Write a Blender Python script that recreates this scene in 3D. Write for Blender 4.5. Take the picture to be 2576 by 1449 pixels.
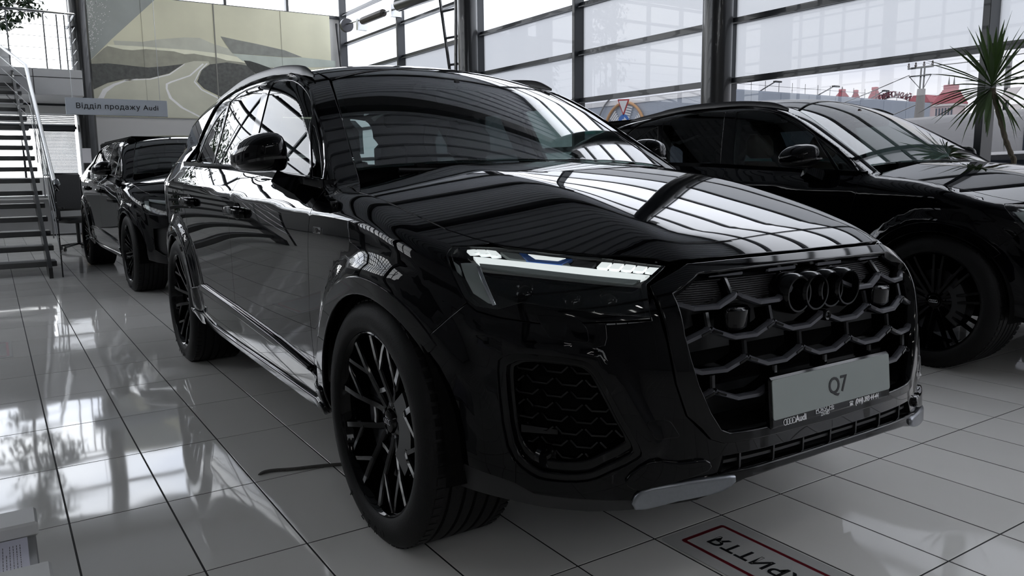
EXPOSURE = 0.6; SKY = 6.0; TILECOL = (.86, .845, .81); TILESPEC = .6; CLEARTINT = (.113, .113, .115); LAMPX = (4.0, 6.4); LAMPE = 13; FILLW = 42
import bpy, math, random
import numpy as np
from mathutils import Vector, Matrix
from mathutils.geometry import delaunay_2d_cdt
S = bpy.context.scene
COL = S.collection
for o in list(bpy.data.objects):
    bpy.data.objects.remove(o)
# ---------------------------------------------------------------- camera, world, exposure
cam = bpy.data.cameras.new('camera'); CAM = bpy.data.objects.new('camera', cam); COL.objects.link(CAM)
CF = (-0.826819, 0.542991, -0.146731); CR = (0.550213, 0.834957, -0.010581); CU = (-0.116769, 0.089482, 0.98912)
CP = (2.222, -1.905, 1.168)
CAM.matrix_world = Matrix(((CR[0], CU[0], -CF[0], CP[0]), (CR[1], CU[1], -CF[1], CP[1]), (CR[2], CU[2], -CF[2], CP[2]), (0, 0, 0, 1)))
cam.sensor_width = 36; cam.lens = 36*1974.83/2576; cam.clip_start = .05; cam.clip_end = 600
S.camera = CAM
S.view_settings.view_transform = 'Standard'; S.view_settings.look = 'None'
S.view_settings.gamma = 1; S.view_settings.exposure = EXPOSURE; S.view_settings.use_curve_mapping = False
S.cycles.use_denoising = True
S.cycles.max_bounces = 10; S.cycles.diffuse_bounces = 4; S.cycles.glossy_bounces = 5
S.cycles.transmission_bounces = 6; S.cycles.transparent_max_bounces = 16
S.cycles.caustics_reflective = False; S.cycles.caustics_refractive = False
S.cycles.sample_clamp_indirect = 6
W = bpy.data.worlds.new('sky'); S.world = W; W.use_nodes = True
# overcast sky: bright soft cloud cover, the same in every direction around the horizon
nt = W.node_tree; bg = nt.nodes['Background']
tc = nt.nodes.new('ShaderNodeTexCoord'); mp = nt.nodes.new('ShaderNodeMapping'); mp.inputs['Scale'].default_value = (1, 1, 3.2)
nz = nt.nodes.new('ShaderNodeTexNoise'); nz.inputs['Scale'].default_value = 2.6; nz.inputs['Detail'].default_value = 5
rp = nt.nodes.new('ShaderNodeValToRGB')
rp.color_ramp.elements[0].position = .36; rp.color_ramp.elements[0].color = (.62, .655, .75, 1)
rp.color_ramp.elements[1].position = .62; rp.color_ramp.elements[1].color = (.97, .97, .98, 1)
nt.links.new(tc.outputs['Generated'], mp.inputs[0]); nt.links.new(mp.outputs[0], nz.inputs[0])
nt.links.new(nz.outputs[0], rp.inputs[0]); nt.links.new(rp.outputs[0], bg.inputs[0])
bg.inputs[1].default_value = SKY
# ---------------------------------------------------------------- materials
MATS = {}
def mat(name, col=(.5, .5, .5), rough=.5, metal=0., coat=0., spec=.5, noise=None, bump=None, emit=None):
    """principled material; noise=(scale, amount) varies the colour, bump=(scale, strength) the relief"""
    if name in MATS: return MATS[name]
    m = bpy.data.materials.new(name); m.use_nodes = True; t = m.node_tree; b = t.nodes['Principled BSDF']
    b.inputs['Base Color'].default_value = (*col, 1); b.inputs['Roughness'].default_value = rough
    b.inputs['Metallic'].default_value = metal; b.inputs['Coat Weight'].default_value = coat
    b.inputs['Coat Roughness'].default_value = .015; b.inputs['Specular IOR Level'].default_value = spec
    g = t.nodes.new('ShaderNodeTexCoord')
    n = t.nodes.new('ShaderNodeTexNoise'); n.inputs['Scale'].default_value = (noise or (8, 0))[0]; n.inputs['Detail'].default_value = 4
    t.links.new(g.outputs['Object'], n.inputs[0])
    amt = noise[1] if noise else .06
    mx = t.nodes.new('ShaderNodeMix'); mx.data_type = 'RGBA'
    mx.inputs['A'].default_value = (*[c*(1-amt) for c in col], 1); mx.inputs['B'].default_value = (*[min(1, c*(1+amt)) for c in col], 1)
    t.links.new(n.outputs[0], mx.inputs['Factor']); t.links.new(mx.outputs['Result'], b.inputs['Base Color'])
    if bump:
        n2 = t.nodes.new('ShaderNodeTexNoise'); n2.inputs['Scale'].default_value = bump[0]; n2.inputs['Detail'].default_value = 3
        t.links.new(g.outputs['Object'], n2.inputs[0])
        bp = t.nodes.new('ShaderNodeBump'); bp.inputs['Strength'].default_value = bump[1]; bp.inputs['Distance'].default_value = .01
        t.links.new(n2.outputs[0], bp.inputs['Height']); t.links.new(bp.outputs[0], b.inputs['Normal'])
    if emit:
        b.inputs['Emission Color'].default_value = (*emit[:3], 1); b.inputs['Emission Strength'].default_value = emit[3]
    MATS[name] = m; return m
def facing(t, f0, p):
    """mirror share that climbs from f0 head-on to all at a glancing angle"""
    lw = t.nodes.new('ShaderNodeLayerWeight'); lw.inputs['Blend'].default_value = .5
    pw = t.nodes.new('ShaderNodeMath'); pw.operation = 'POWER'; pw.inputs[1].default_value = p
    ma = t.nodes.new('ShaderNodeMath'); ma.operation = 'MULTIPLY_ADD'; ma.inputs[1].default_value = 1-f0; ma.inputs[2].default_value = f0
    t.links.new(lw.outputs['Facing'], pw.inputs[0]); t.links.new(pw.outputs[0], ma.inputs[0]); return ma.outputs[0]
def glass(name, tint, f0=.07, p=4., milk=0., milk_col=(1, 1, 1)):
    """thin pane: tinted see-through, mirror reflection growing with the angle, optionally a translucent film"""
    if name in MATS: return MATS[name]
    m = bpy.data.materials.new(name); m.use_nodes = True; t = m.node_tree; t.nodes.clear()
    out = t.nodes.new('ShaderNodeOutputMaterial'); body = t.nodes.new('ShaderNodeBsdfTransparent'); body.inputs[0].default_value = (*tint, 1)
    gl = t.nodes.new('ShaderNodeBsdfGlossy'); gl.inputs['Roughness'].default_value = 0
    if milk:
        tl = t.nodes.new('ShaderNodeBsdfTranslucent'); tl.inputs[0].default_value = (*milk_col, 1); mm = t.nodes.new('ShaderNodeMixShader'); mm.inputs[0].default_value = milk
        t.links.new(body.outputs[0], mm.inputs[1]); t.links.new(tl.outputs[0], mm.inputs[2]); body = mm
    ms = t.nodes.new('ShaderNodeMixShader'); t.links.new(facing(t, f0, p), ms.inputs[0])
    t.links.new(body.outputs[0], ms.inputs[1]); t.links.new(gl.outputs[0], ms.inputs[2]); t.links.new(ms.outputs[0], out.inputs[0])
    MATS[name] = m; return m
def lacquer(name, col, f0, p, rough=.012):
    """deep dark lacquer: nearly black body under a clear mirror coat, with fine flake noise"""
    m = bpy.data.materials.new(name); m.use_nodes = True; t = m.node_tree; t.nodes.clear(); out = t.nodes.new('ShaderNodeOutputMaterial')
    df = t.nodes.new('ShaderNodeBsdfDiffuse'); gl = t.nodes.new('ShaderNodeBsdfGlossy'); gl.inputs['Roughness'].default_value = rough
    g = t.nodes.new('ShaderNodeTexCoord'); n = t.nodes.new('ShaderNodeTexNoise'); n.inputs['Scale'].default_value = 900; t.links.new(g.outputs['Object'], n.inputs[0])
    mx = t.nodes.new('ShaderNodeMix'); mx.data_type = 'RGBA'; mx.inputs['A'].default_value = (*[c*.6 for c in col], 1); mx.inputs['B'].default_value = (*[c*1.4 for c in col], 1)
    t.links.new(n.outputs[0], mx.inputs['Factor']); t.links.new(mx.outputs['Result'], df.inputs[0])
    ms = t.nodes.new('ShaderNodeMixShader'); t.links.new(facing(t, f0, p), ms.inputs[0]); t.links.new(df.outputs[0], ms.inputs[1]); t.links.new(gl.outputs[0], ms.inputs[2]); t.links.new(ms.outputs[0], out.inputs[0])
    MATS[name] = m; return m
# ---------------------------------------------------------------- mesh helpers
class MB:
    def __init__(s): s.v = []; s.f = []
    def add(s, v, f):
        n = len(s.v); s.v += [tuple(p) for p in v]; s.f += [tuple(i+n for i in q) for q in f]; return s
    def box(s, a, b, bev=0.):
        x0, y0, z0 = a; x1, y1, z1 = b; c = min(bev, .45*min(abs(x1-x0), abs(y1-y0), abs(z1-z0)))
        if c <= 0:
            v = [(x, y, z) for z in (z0, z1) for y in (y0, y1) for x in (x0, x1)]
            return s.add(v, [(0, 2, 3, 1), (4, 5, 7, 6), (0, 1, 5, 4), (2, 6, 7, 3), (0, 4, 6, 2), (1, 3, 7, 5)])
        lo, hi = (x0, y0, z0), (x1, y1, z1); v = []; ix = {}
        for cx in (0, 1):
            for cy in (0, 1):
                for cz in (0, 1):
                    for ax in range(3):
                        p = []
                        for k, cc in enumerate((cx, cy, cz)):
                            e = hi[k] if cc else lo[k]
                            if k != ax: e += -c if cc else c
                            p.append(e)
                        ix[cx, cy, cz, ax] = len(v); v.append(p)
        f = []
        for ax in range(3):
            o1, o2 = (ax+1) % 3, (ax+2) % 3
            for sgn in (0, 1):
                q = []
                for a_, b_ in ((0, 0), (1, 0), (1, 1), (0, 1)):
                    k = [0, 0, 0]; k[ax] = sgn; k[o1] = a_; k[o2] = b_; q.append(ix[k[0], k[1], k[2], ax])
                f.append(tuple(q if sgn else q[::-1]))
            for a_ in (0, 1):
                for b_ in (0, 1):
                    k = [0, 0, 0]; k[o1] = a_; k[o2] = b_; k2 = list(k); k2[ax] = 1
                    q = (ix[(*k, o1)], ix[(*k2, o1)], ix[(*k2, o2)], ix[(*k, o2)])
                    f.append(q if a_ == b_ else q[::-1])
        for cx in (0, 1):
            for cy in (0, 1):
                for cz in (0, 1):
                    q = tuple(ix[cx, cy, cz, a_] for a_ in range(3)); f.append(q if (cx+cy+cz) % 2 else q[::-1])
        return s.add(v, f)
    def sweep(s, path, prof, closed=False, up=(0, 0, 1), cap=True, scale=None):
        """profile [(a,b)] (a sideways, b along up) carried along the path"""
        P = [Vector(p) for p in path]; n = len(P); m = len(prof); v = []; up = Vector(up)
        for i, p in enumerate(P):
            a = P[(i-1) % n] if (closed or i) else P[i]; b = P[(i+1) % n] if (closed or i < n-1) else P[i]
            d = (b-a).normalized(); sd = d.cross(up)
            if sd.length < 1e-4: sd = d.cross(Vector((1, 0, 0)))
            sd.normalize(); u = sd.cross(d).normalized(); k = scale[i] if scale else 1
            # mitre so corners keep their width
            if (closed or 0 < i < n-1):
                c = max(.35, math.cos(.5*(P[i]-a).angle(b-P[i], 0)))
            else: c = 1
            for (x, y) in prof: v.append(p+sd*(x*k/c)+u*(y*k))
        f = []
        for i in range(n if closed else n-1):
            for j in range(m):
                a, b = i*m+j, i*m+(j+1) % m; c, d = ((i+1) % n)*m+j, ((i+1) % n)*m+(j+1) % m
                f.append((a, b, d, c))
        if cap and not closed: f += [tuple(range(m))[::-1], tuple(range((n-1)*m, n*m))]
        return s.add(v, f)
    def tube(s, path, r, n=8, closed=False, scale=None):
        return s.sweep(path, [(r*math.cos(2*math.pi*k/n), r*math.sin(2*math.pi*k/n)) for k in range(n)], closed, scale=scale, up=(.013, .021, 1))
    def lathe(s, prof, n=48, axis='y', o=(0, 0, 0), close=False):
        """prof [(r, h)] turned about the axis through o"""
        m = len(prof); v = []; f = []
        for i in range(n):
            a = 2*math.pi*i/n; c, d = math.cos(a), math.sin(a)
            for r, h in prof:
                p = {'y': (r*c, h, r*d), 'z': (r*c, r*d, h), 'x': (h, r*c, r*d)}[axis]
                v.append((p[0]+o[0], p[1]+o[1], p[2]+o[2]))
        for i in range(n):
            for j in range(m if close else m-1):
                a, b = i*m+j, i*m+(j+1) % m; k = (i+1) % n
                q = (a, b, k*m+(j+1) % m, k*m+j); f.append(q if axis == 'y' else q[::-1])
        return s.add(v, f)
    def prism(s, poly, fn, t0, t1):
        """outline (u,v) extruded from t0 to t1; fn(u,v,t) gives the point"""
        n = len(poly); v = [fn(a, b, t0) for a, b in poly]+[fn(a, b, t1) for a, b in poly]
        return s.add(v, [tuple(range(n))[::-1], tuple(range(n, 2*n))]+[(i, (i+1) % n, n+(i+1) % n, n+i) for i in range(n)])
    def obj(s, name, m, parent=None, smooth=False, angle=35, loc=None):
        me = bpy.data.meshes.new(name); me.from_pydata(s.v, [], s.f)
        import bmesh
        bm = bmesh.new(); bm.from_mesh(me); bmesh.ops.recalc_face_normals(bm, faces=bm.faces); bm.to_mesh(me); bm.free()
        return link(name, me, m, parent, smooth, angle, loc)
def link(name, me, m, parent=None, smooth=False, angle=35, loc=None):
    o = bpy.data.objects.new(name, me); COL.objects.link(o)
    if m is not None and not me.materials: me.materials.append(m)
    if smooth:
        me.shade_smooth()
        if angle < 180: me.set_sharp_from_angle(angle=math.radians(angle))
    if parent is not None: o.parent = parent
    if loc: o.location = loc
    return o
def thing(name, label, cat, loc=(0, 0, 0), rz=0., group=None):
    o = bpy.data.objects.new(name, None); COL.objects.link(o); o.location = loc; o.rotation_euler = (0, 0, rz); o.empty_display_size = .1
    return tag(o, label, cat, group)
def tag(o, label, cat, group=None):
    o['label'] = label; o['category'] = cat
    if group: o['group'] = group
    return o
def struct(o, label=None, cat=None):
    o['kind'] = 'structure'
    if label: o['label'] = label
    if cat: o['category'] = cat
    return o
def copy_tree(o, parent=None):
    c = o.copy(); COL.objects.link(c)
    if parent is not None: c.parent = parent
    for ch in list(KIDS.get(o.name, [])) if False else [k for k in o.children]: copy_tree(ch, c)
    return c
def text_obj(body, size, m, parent, mw, name='lettering', depth=.0006, bold=0., shear=0., spacing=1., align='CENTER'):
    """flat raised lettering as a mesh; mw places it"""
    cu = bpy.data.curves.new(name, 'FONT'); cu.body = body; cu.size = size; cu.extrude = depth; cu.offset = bold
    cu.shear = shear; cu.space_character = spacing; cu.align_x = align; cu.align_y = 'CENTER'; cu.resolution_u = 4
    o = bpy.data.objects.new(name, cu); COL.objects.link(o)
    dg = bpy.context.evaluated_depsgraph_get(); me = bpy.data.meshes.new_from_object(o.evaluated_get(dg))
    bpy.data.objects.remove(o); me.materials.clear(); me.materials.append(m)
    me.transform(mw)
    return link(name, me, None, parent)
def frame(o, x, y):
    """matrix with origin o, local x and y axes given"""
    x = Vector(x).normalized(); z = x.cross(Vector(y)).normalized(); y = z.cross(x); o = Vector(o)
    return Matrix(((x[0], y[0], z[0], o[0]), (x[1], y[1], z[1], o[1]), (x[2], y[2], z[2], o[2]), (0, 0, 0, 1)))

# ---------------------------------------------------------------- the showroom
XB, YR, YL, XF, ZC = -16.4, 5.6, -8.6, 9.0, 6.3            # back, right, left, front walls; ceiling
FRAME = mat('dark_blue_grey_frame', (.018, .022, .028), .35, coat=.2, noise=(6, .1))
STEELBLACK = mat('black_painted_steel', (.006, .0065, .008), .3, coat=.35, noise=(5, .1))
PLASTER = mat('white_plaster', (.7, .7, .69), .6, noise=(3, .04), bump=(60, .05))
GREYWALL = mat('grey_wall_paint', (.52, .52, .52), .55, noise=(2, .05), bump=(80, .04))
CLADDING = mat('pale_grey_cladding', (.62, .62, .62), .4, noise=(4, .04))
INOX = mat('brushed_stainless', (.42, .43, .44), .28, metal=1., noise=(40, .1))
BLIND = mat('white_blind_slats', (.80, .80, .80), .5, noise=(10, .03))
FILM = glass('filmed_glass', (.9, .93, 1.), .025, 5.5, milk=.985, milk_col=(.134, .138, .142))
FILM2 = glass('brightened_filmed_glass', (.9, .93, 1.), .025, 5.5, milk=.985, milk_col=(.44, .45, .46))  # film lightened so these panes throw more light into the hall
CLEAR = glass('tinted_clear_glass', CLEARTINT, .05, 5)
FILM3 = glass('boosted_filmed_glass', (.9, .93, 1.), .05, 5, milk=.985, milk_col=(.70, .71, .72))  # brightest film, set on panes mostly out of view to light floor and hood
CLEARL = glass('tinted_added_glass', (.42, .43, .43), .05, 5)
CLEARB = glass('clear_glass', (.58, .59, .59), .05, 5)
# floor: grey glazed tiles with open joints, slightly uneven gloss
TILE = mat('grey_glazed_tile', TILECOL, .035, coat=0., spec=TILESPEC, noise=(1.4, .07))
_t = TILE.node_tree; _b = _t.nodes['Principled BSDF']
_n = _t.nodes.new('ShaderNodeTexNoise'); _n.inputs['Scale'].default_value = 3; _n.inputs['Detail'].default_value = 6
_r = _t.nodes.new('ShaderNodeMapRange'); _r.inputs[3].default_value = .02; _r.inputs[4].default_value = .07
_g = _t.nodes.new('ShaderNodeNewGeometry'); _t.links.new(_g.outputs['Position'], _n.inputs[0]); _t.links.new(_n.outputs[0], _r.inputs[0]); _t.links.new(_r.outputs[0], _b.inputs['Roughness'])
_o = _t.nodes.new('ShaderNodeObjectInfo'); _h = _t.nodes.new('ShaderNodeHueSaturation'); _m = _t.nodes.new('ShaderNodeMapRange'); _m.inputs[3].default_value = .95; _m.inputs[4].default_value = 1.05
_src = _b.inputs['Base Color'].links[0].from_socket; _t.links.new(_o.outputs['Random'], _m.inputs[0]); _t.links.new(_m.outputs[0], _h.inputs['Value']); _t.links.new(_src, _h.inputs['Color']); _t.links.new(_h.outputs[0], _b.inputs['Base Color'])
_w = _t.nodes.new('ShaderNodeTexNoise'); _w.inputs['Scale'].default_value = 2.2; _w.inputs['Detail'].default_value = 1; _t.links.new(_g.outputs['Position'], _w.inputs[0])
_bp = _t.nodes.new('ShaderNodeBump'); _bp.inputs['Strength'].default_value = .035; _bp.inputs['Distance'].default_value = .05; _t.links.new(_w.outputs[0], _bp.inputs['Height']); _t.links.new(_bp.outputs[0], _b.inputs['Normal'])
JOINT = mat('dark_joint', (.015, .015, .015), .8, noise=(50, .3))
TX, TY, OX, OY = .60468, .31067, -1.93097, -1.7838
m = MB(); m.box((XB-.2, YL-.2, -.14), (XF+.2, YR+.2, -.0012)); FLOOR = struct(m.obj('floor', JOINT))
def tile_mb(x0, x1, y0, y1, mm):
    g, c = .0030, .0005; x0 += g; x1 -= g; y0 += g; y1 -= g
    return mm.add([(x0, y0, -.006), (x1, y0, -.006), (x1, y1, -.006), (x0, y1, -.006), (x0, y0, -c), (x1, y0, -c), (x1, y1, -c), (x0, y1, -c), (x0+c, y0+c, 0), (x1-c, y0+c, 0), (x1-c, y1-c, 0), (x0+c, y1-c, 0)],
                  [(0, 1, 5, 4), (1, 2, 6, 5), (2, 3, 7, 6), (3, 0, 4, 7), (4, 5, 9, 8), (5, 6, 10, 9), (6, 7, 11, 10), (7, 4, 8, 11), (8, 9, 10, 11)])
def see(p):
    d = np.array(p)-np.array(CP); w = d@np.array(CF)
    return (1288+1974.83*(d@np.array(CR))/w, 724.5-1974.83*(d@np.array(CU))/w, w) if w > .2 else (-9e3, 0, w)
cells = []
for i in range(-24, 19):
    for j in range(-23, 25):
        x0, y0 = OX+i*TX, OY+j*TY
        if x0 < XB or x0+TX > XF+.1 or y0 < YL or y0+TY > YR+.2: continue
        px, py, w = see((x0+TX/2, y0+TY/2, 0)); vis = -60 < px < 2640 and 0 < py < 1520 and not (-3.6 < x0+TX/2 < .45 and -.75 < y0+TY/2 < 1.5) and not (x0 < .2 and y0 > 1.2 and py < 930)
        cells.append((w**3 if vis else 9e9+w, x0, y0))
cells.sort(); tm = tile_mb(-TX/2, TX/2, -TY/2, TY/2, MB()); first = None; rest = MB()
for k, (w, x0, y0) in enumerate(cells):
    if k < 300 and w < 9e9:
        if first is None: first = tm.obj('tile', TILE, FLOOR); o = first
        else: o = first.copy(); COL.objects.link(o)
        o.location = (x0+TX/2, y0+TY/2, random.Random(k).uniform(-.0004, 0))
    else: tile_mb(x0, x0+TX, y0, y0+TY, rest)
o = rest.obj('farther_tiles', TILE, FLOOR); o['kind'] = 'stuff'
# ceiling: dark trapezoidal steel deck with main beams below it
DECK = mat('grey_steel_deck', (.46, .48, .51), .5, noise=(4, .1))
m = MB(); P = []; y = XB-.2
while y < XF+.2: P += [(y, ZC), (y+.17, ZC), (y+.18, ZC+.07), (y+.22, ZC+.07), (y+.23, ZC)]; y += .23
n = len(P); m.add([(a, YL-.3, b) for a, b in P]+[(a, YR+.3, b) for a, b in P], [(i, i+1, n+i+1, n+i) for i in range(n-1)])
CEIL = struct(m.obj('ceiling', DECK)); m = MB(); m.box((XB-.3, YL-.3, ZC+.10), (XF+.3, YR+.4, ZC+.3)); m.obj('roof_slab', DECK, CEIL)
BX = (-15.2, -12.4, -9.65, -6.9, -4.12, -1.36, 1.4, 4.16, 6.92)
for bx in BX:
    m = MB(); m.box((bx-.06, YL, ZC-.30), (bx+.06, YR, ZC-.005)); m.box((bx-.11, YL, ZC-.32), (bx+.11, YR, ZC-.30)); m.obj('roof_beam', STEELBLACK, CEIL)
# right wall: glass curtain wall, film on the upper panes
WR = bpy.data.objects.new('wall_right', None); COL.objects.link(WR); struct(WR)
MX_ = [-16.3, -13.15, -10.0, -7.2, -4.33, -1.40, 1.42, 4.28, 7.15, 9.0]; TZ = [.08, .80, 1.50, 2.20, 2.88, 3.56, 4.24, 4.92, 5.60, 6.24]
for x in MX_:
    m = MB(); m.box((x-.032, YR-.20, 0), (x+.032, YR, ZC), .004); m.obj('mullion', FRAME, WR)
for a, b in zip(MX_[:-1], MX_[1:]):
    low = a > -7.5
    for z in TZ:
        if low and .5 < z < 2: continue
        m = MB(); m.box((a+.03, YR-.10, z-.032), (b-.03, YR-.005, z+.032), .004); m.box((a+.03, YR-.16, z-.05), (b-.03, YR-.145, z-.035)); m.obj('transom', FRAME, WR)
    zs_ = [z for z in TZ if not (low and .5 < z < 2)]
    for z0, z1 in zip(zs_[:-1], zs_[1:]):
        m = MB(); m.add([(a+.03, YR-.03, z0+.03), (b-.03, YR-.03, z0+.03), (b-.03, YR-.03, z1-.03), (a+.03, YR-.03, z1-.03)], [(0, 1, 2, 3)])
        m.obj('pane', CLEAR if (low and z1 < 2.3) else FILM3 if z0 > 4.2 or a > 1 else FILM2 if z0 > 3.5 else FILM, WR)
m = MB(); m.box((XB, YR-.2, -.1), (XF, YR+.2, .06)); m.obj('sill_upstand', FRAME, WR)
# back wall: grey panel wall with the picture, glazing above, gallery on the left
WB = bpy.data.objects.new('wall_back', None); COL.objects.link(WB); struct(WB)
m = MB(); m.box((XB-.25, -.30, 0), (XB, YR+.2, 2.42)); m.obj('wall_panel', GREYWALL, WB)
m = MB(); m.box((XB-.25, -.30, 2.42), (XB-.05, YR+.2, 4.86)); m.obj('wall_panel', GREYWALL, WB)
m = MB(); m.box((XB-.25, YL, 0), (XB, -.30, 1.15)); m.box((XB-.25, YL, 2.42), (XB, -.30, 3.1)); m.obj('wall_panel', PLASTER, WB)
bm_ = [-8.6, -7.2, -5.8, -4.4, -3.0, -1.6, -.22]
for z in (3.12, 4.86, 5.64, 6.2):
    m = MB(); m.box((XB-.12, YL, z-.035), (XB, YR if z > 4 else -.3, z+.035), .004); m.obj('transom', FRAME, WB)
for y in bm_+[1.4, 2.8, 4.2]:
    m = MB(); m.box((XB-.16, y-.03, 3.1 if y < 0 else 4.86), (XB-.01, y+.03, ZC), .004); m.obj('mullion', FRAME, WB)
ys = bm_+[1.4, 2.8, 4.2, 5.5]
for a, b in zip(ys[:-1], ys[1:]):
    for z0, z1 in ((3.12, 4.86), (4.86, 5.64), (5.64, 6.2)):
        if a > -.3 and z0 < 4: continue
        m = MB(); m.add([(XB-.06, a+.03, z0+.03), (XB-.06, b-.03, z0+.03), (XB-.06, b-.03, z1-.03), (XB-.06, a+.03, z1-.03)], [(0, 1, 2, 3)]); m.obj('pane', CLEARB, WB)
# left wall: windows added for floor light; front wall: glass strip added for highlights
WL_ = bpy.data.objects.new('wall_left', None); COL.objects.link(WL_); struct(WL_)
LW = mat('mid_grey_wall', (.36, .36, .36), .6, noise=(2, .06), bump=(70, .05))
lx = [-16.4, -13.4, -10.4, -7.4, -4.4, -1.4, 1.6, 4.6, 7.6, 9.0]
for a, b in zip(lx[:-1], lx[1:]):
    glazed = a < -5
    for z0, z1 in ((0, 3.1), (3.1, ZC)):
        if glazed and z0 > 1: continue
        m = MB(); m.box((a+.006, YL-.2, z0+.006), (b-.006, YL, z1-.006), .004); m.obj('wall_panel', LW, WL_)
    for z0, z1 in (((3.1, 4.65), (4.65, 6.24)) if glazed else ()):
        m = MB(); m.box((a, YL-.15, z0-.035), (b, YL-.02, z0+.035), .004); m.obj('transom', FRAME, WL_); m = MB(); m.box((a-.03, YL-.16, z0), (a+.03, YL-.01, z1), .004); m.obj('mullion', FRAME, WL_)
        m = MB(); m.add([(a+.03, YL-.08, z0+.03), (b-.03, YL-.08, z0+.03), (b-.03, YL-.08, z1-.03), (a+.03, YL-.08, z1-.03)], [(0, 1, 2, 3)]); m.obj('pane', CLEARL, WL_)
        for q_ in (.25, .5, .75): x = a+(b-a)*q_; m = MB(); m.box((x-.02, YL-.14, z0), (x+.02, YL-.02, z1), .004); m.obj('glazing_bar', FRAME, WL_)
        for q_ in (.35, .7): z = z0+(z1-z0)*q_; m = MB(); m.box((a, YL-.13, z-.02), (b, YL-.03, z+.02), .004); m.obj('glazing_bar', FRAME, WL_)
    m = MB(); m.box((a+.3, YL-.01, 1.0), (b-.3, YL+.03, 2.1), .004); m.obj('wall_board', GREYWALL if int(a) % 2 else FRAME, WL_)
WF = bpy.data.objects.new('wall_front', None); COL.objects.link(WF); struct(WF)
for a, b in zip((YL, -5.7, -2.9, -.1, 2.7), (-5.7, -2.9, -.1, 2.7, YR)):
    top = 4.98 if a < -4 else ZC
    m = MB(); m.box((XF, a+.006, 0), (XF+.2, b-.006, top), .004); m.obj('wall_panel', LW, WF)
    if top < ZC:
        for y in (a, (a+b)/2): m = MB(); m.box((XF, y-.03, top), (XF+.14, y+.03, ZC), .004); m.obj('mullion', FRAME, WF)
        m = MB(); m.box((XF, a, 4.95), (XF+.1, b, 5.02), .004); m.obj('transom', FRAME, WF)
        m = MB(); m.add([(XF+.08, a, top), (XF+.08, b, top), (XF+.08, b, ZC), (XF+.08, a, ZC)], [(0, 1, 2, 3)]); m.obj('pane', CLEARL, WF)
# round steel columns
for n_, (x, y) in enumerate(((-4.12, 5.05), (-9.65, 5.05), (1.40, 5.05), (6.92, 5.05), (-16.0, -.16), (-9.65, -6.2), (-4.12, -6.2), (1.4, -6.2))):
    m = MB(); m.lathe([(.166, 0), (.166, ZC-.32)], 40, axis='z'); m.lathe([(.20, .0), (.20, .03), (.166, .034)], 40, axis='z')
    o = struct(m.obj('column', STEELBLACK, None, True), loc_ if False else None); o.location = (x, y, 0)

# ---------------------------------------------------------------- car bodies: smooth surfaces, panels cut out of them
def smax(a,b,k):
    h=np.clip(.5+.5*(a-b)/k,0,1); return b+(a-b)*h+k*h*(1-h)
def smin(a,b,k): return -smax(-a,-b,k)
def sstep(x,a,b):
    t=np.clip((x-a)/(b-a),0,1); return t*t*(3-2*t)
def splus(x,k): return .5*(x+np.sqrt(x*x+k*k))
class Sp:
    def __init__(s,*p):
        p=np.array(p,float); s.x,s.y=p[:,0],p[:,1]; n=len(s.x); h=np.diff(s.x)
        A=np.zeros((n,n)); r=np.zeros(n); A[0,0]=A[-1,-1]=1
        for i in range(1,n-1):
            A[i,i-1],A[i,i],A[i,i+1]=h[i-1],2*(h[i-1]+h[i]),h[i]
            r[i]=6*((s.y[i+1]-s.y[i])/h[i]-(s.y[i]-s.y[i-1])/h[i-1])
        s.m=np.linalg.solve(A,r); s.h=h
    def __call__(s,v):
        v=np.asarray(v,float); c=np.clip(v,s.x[0],s.x[-1])
        i=np.clip(np.searchsorted(s.x,c)-1,0,len(s.h)-1); h=s.h[i]; a=(s.x[i+1]-c)/h; b=1-a
        y=a*s.y[i]+b*s.y[i+1]+((a**3-a)*s.m[i]+(b**3-b)*s.m[i+1])*h*h/6
        d0=(s.y[1]-s.y[0])/s.h[0]-s.h[0]*s.m[1]/6; d1=(s.y[-1]-s.y[-2])/s.h[-1]+s.h[-1]*s.m[-2]/6
        return y+np.where(v<s.x[0],(v-s.x[0])*d0,0)+np.where(v>s.x[-1],(v-s.x[-1])*d1,0)
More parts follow.
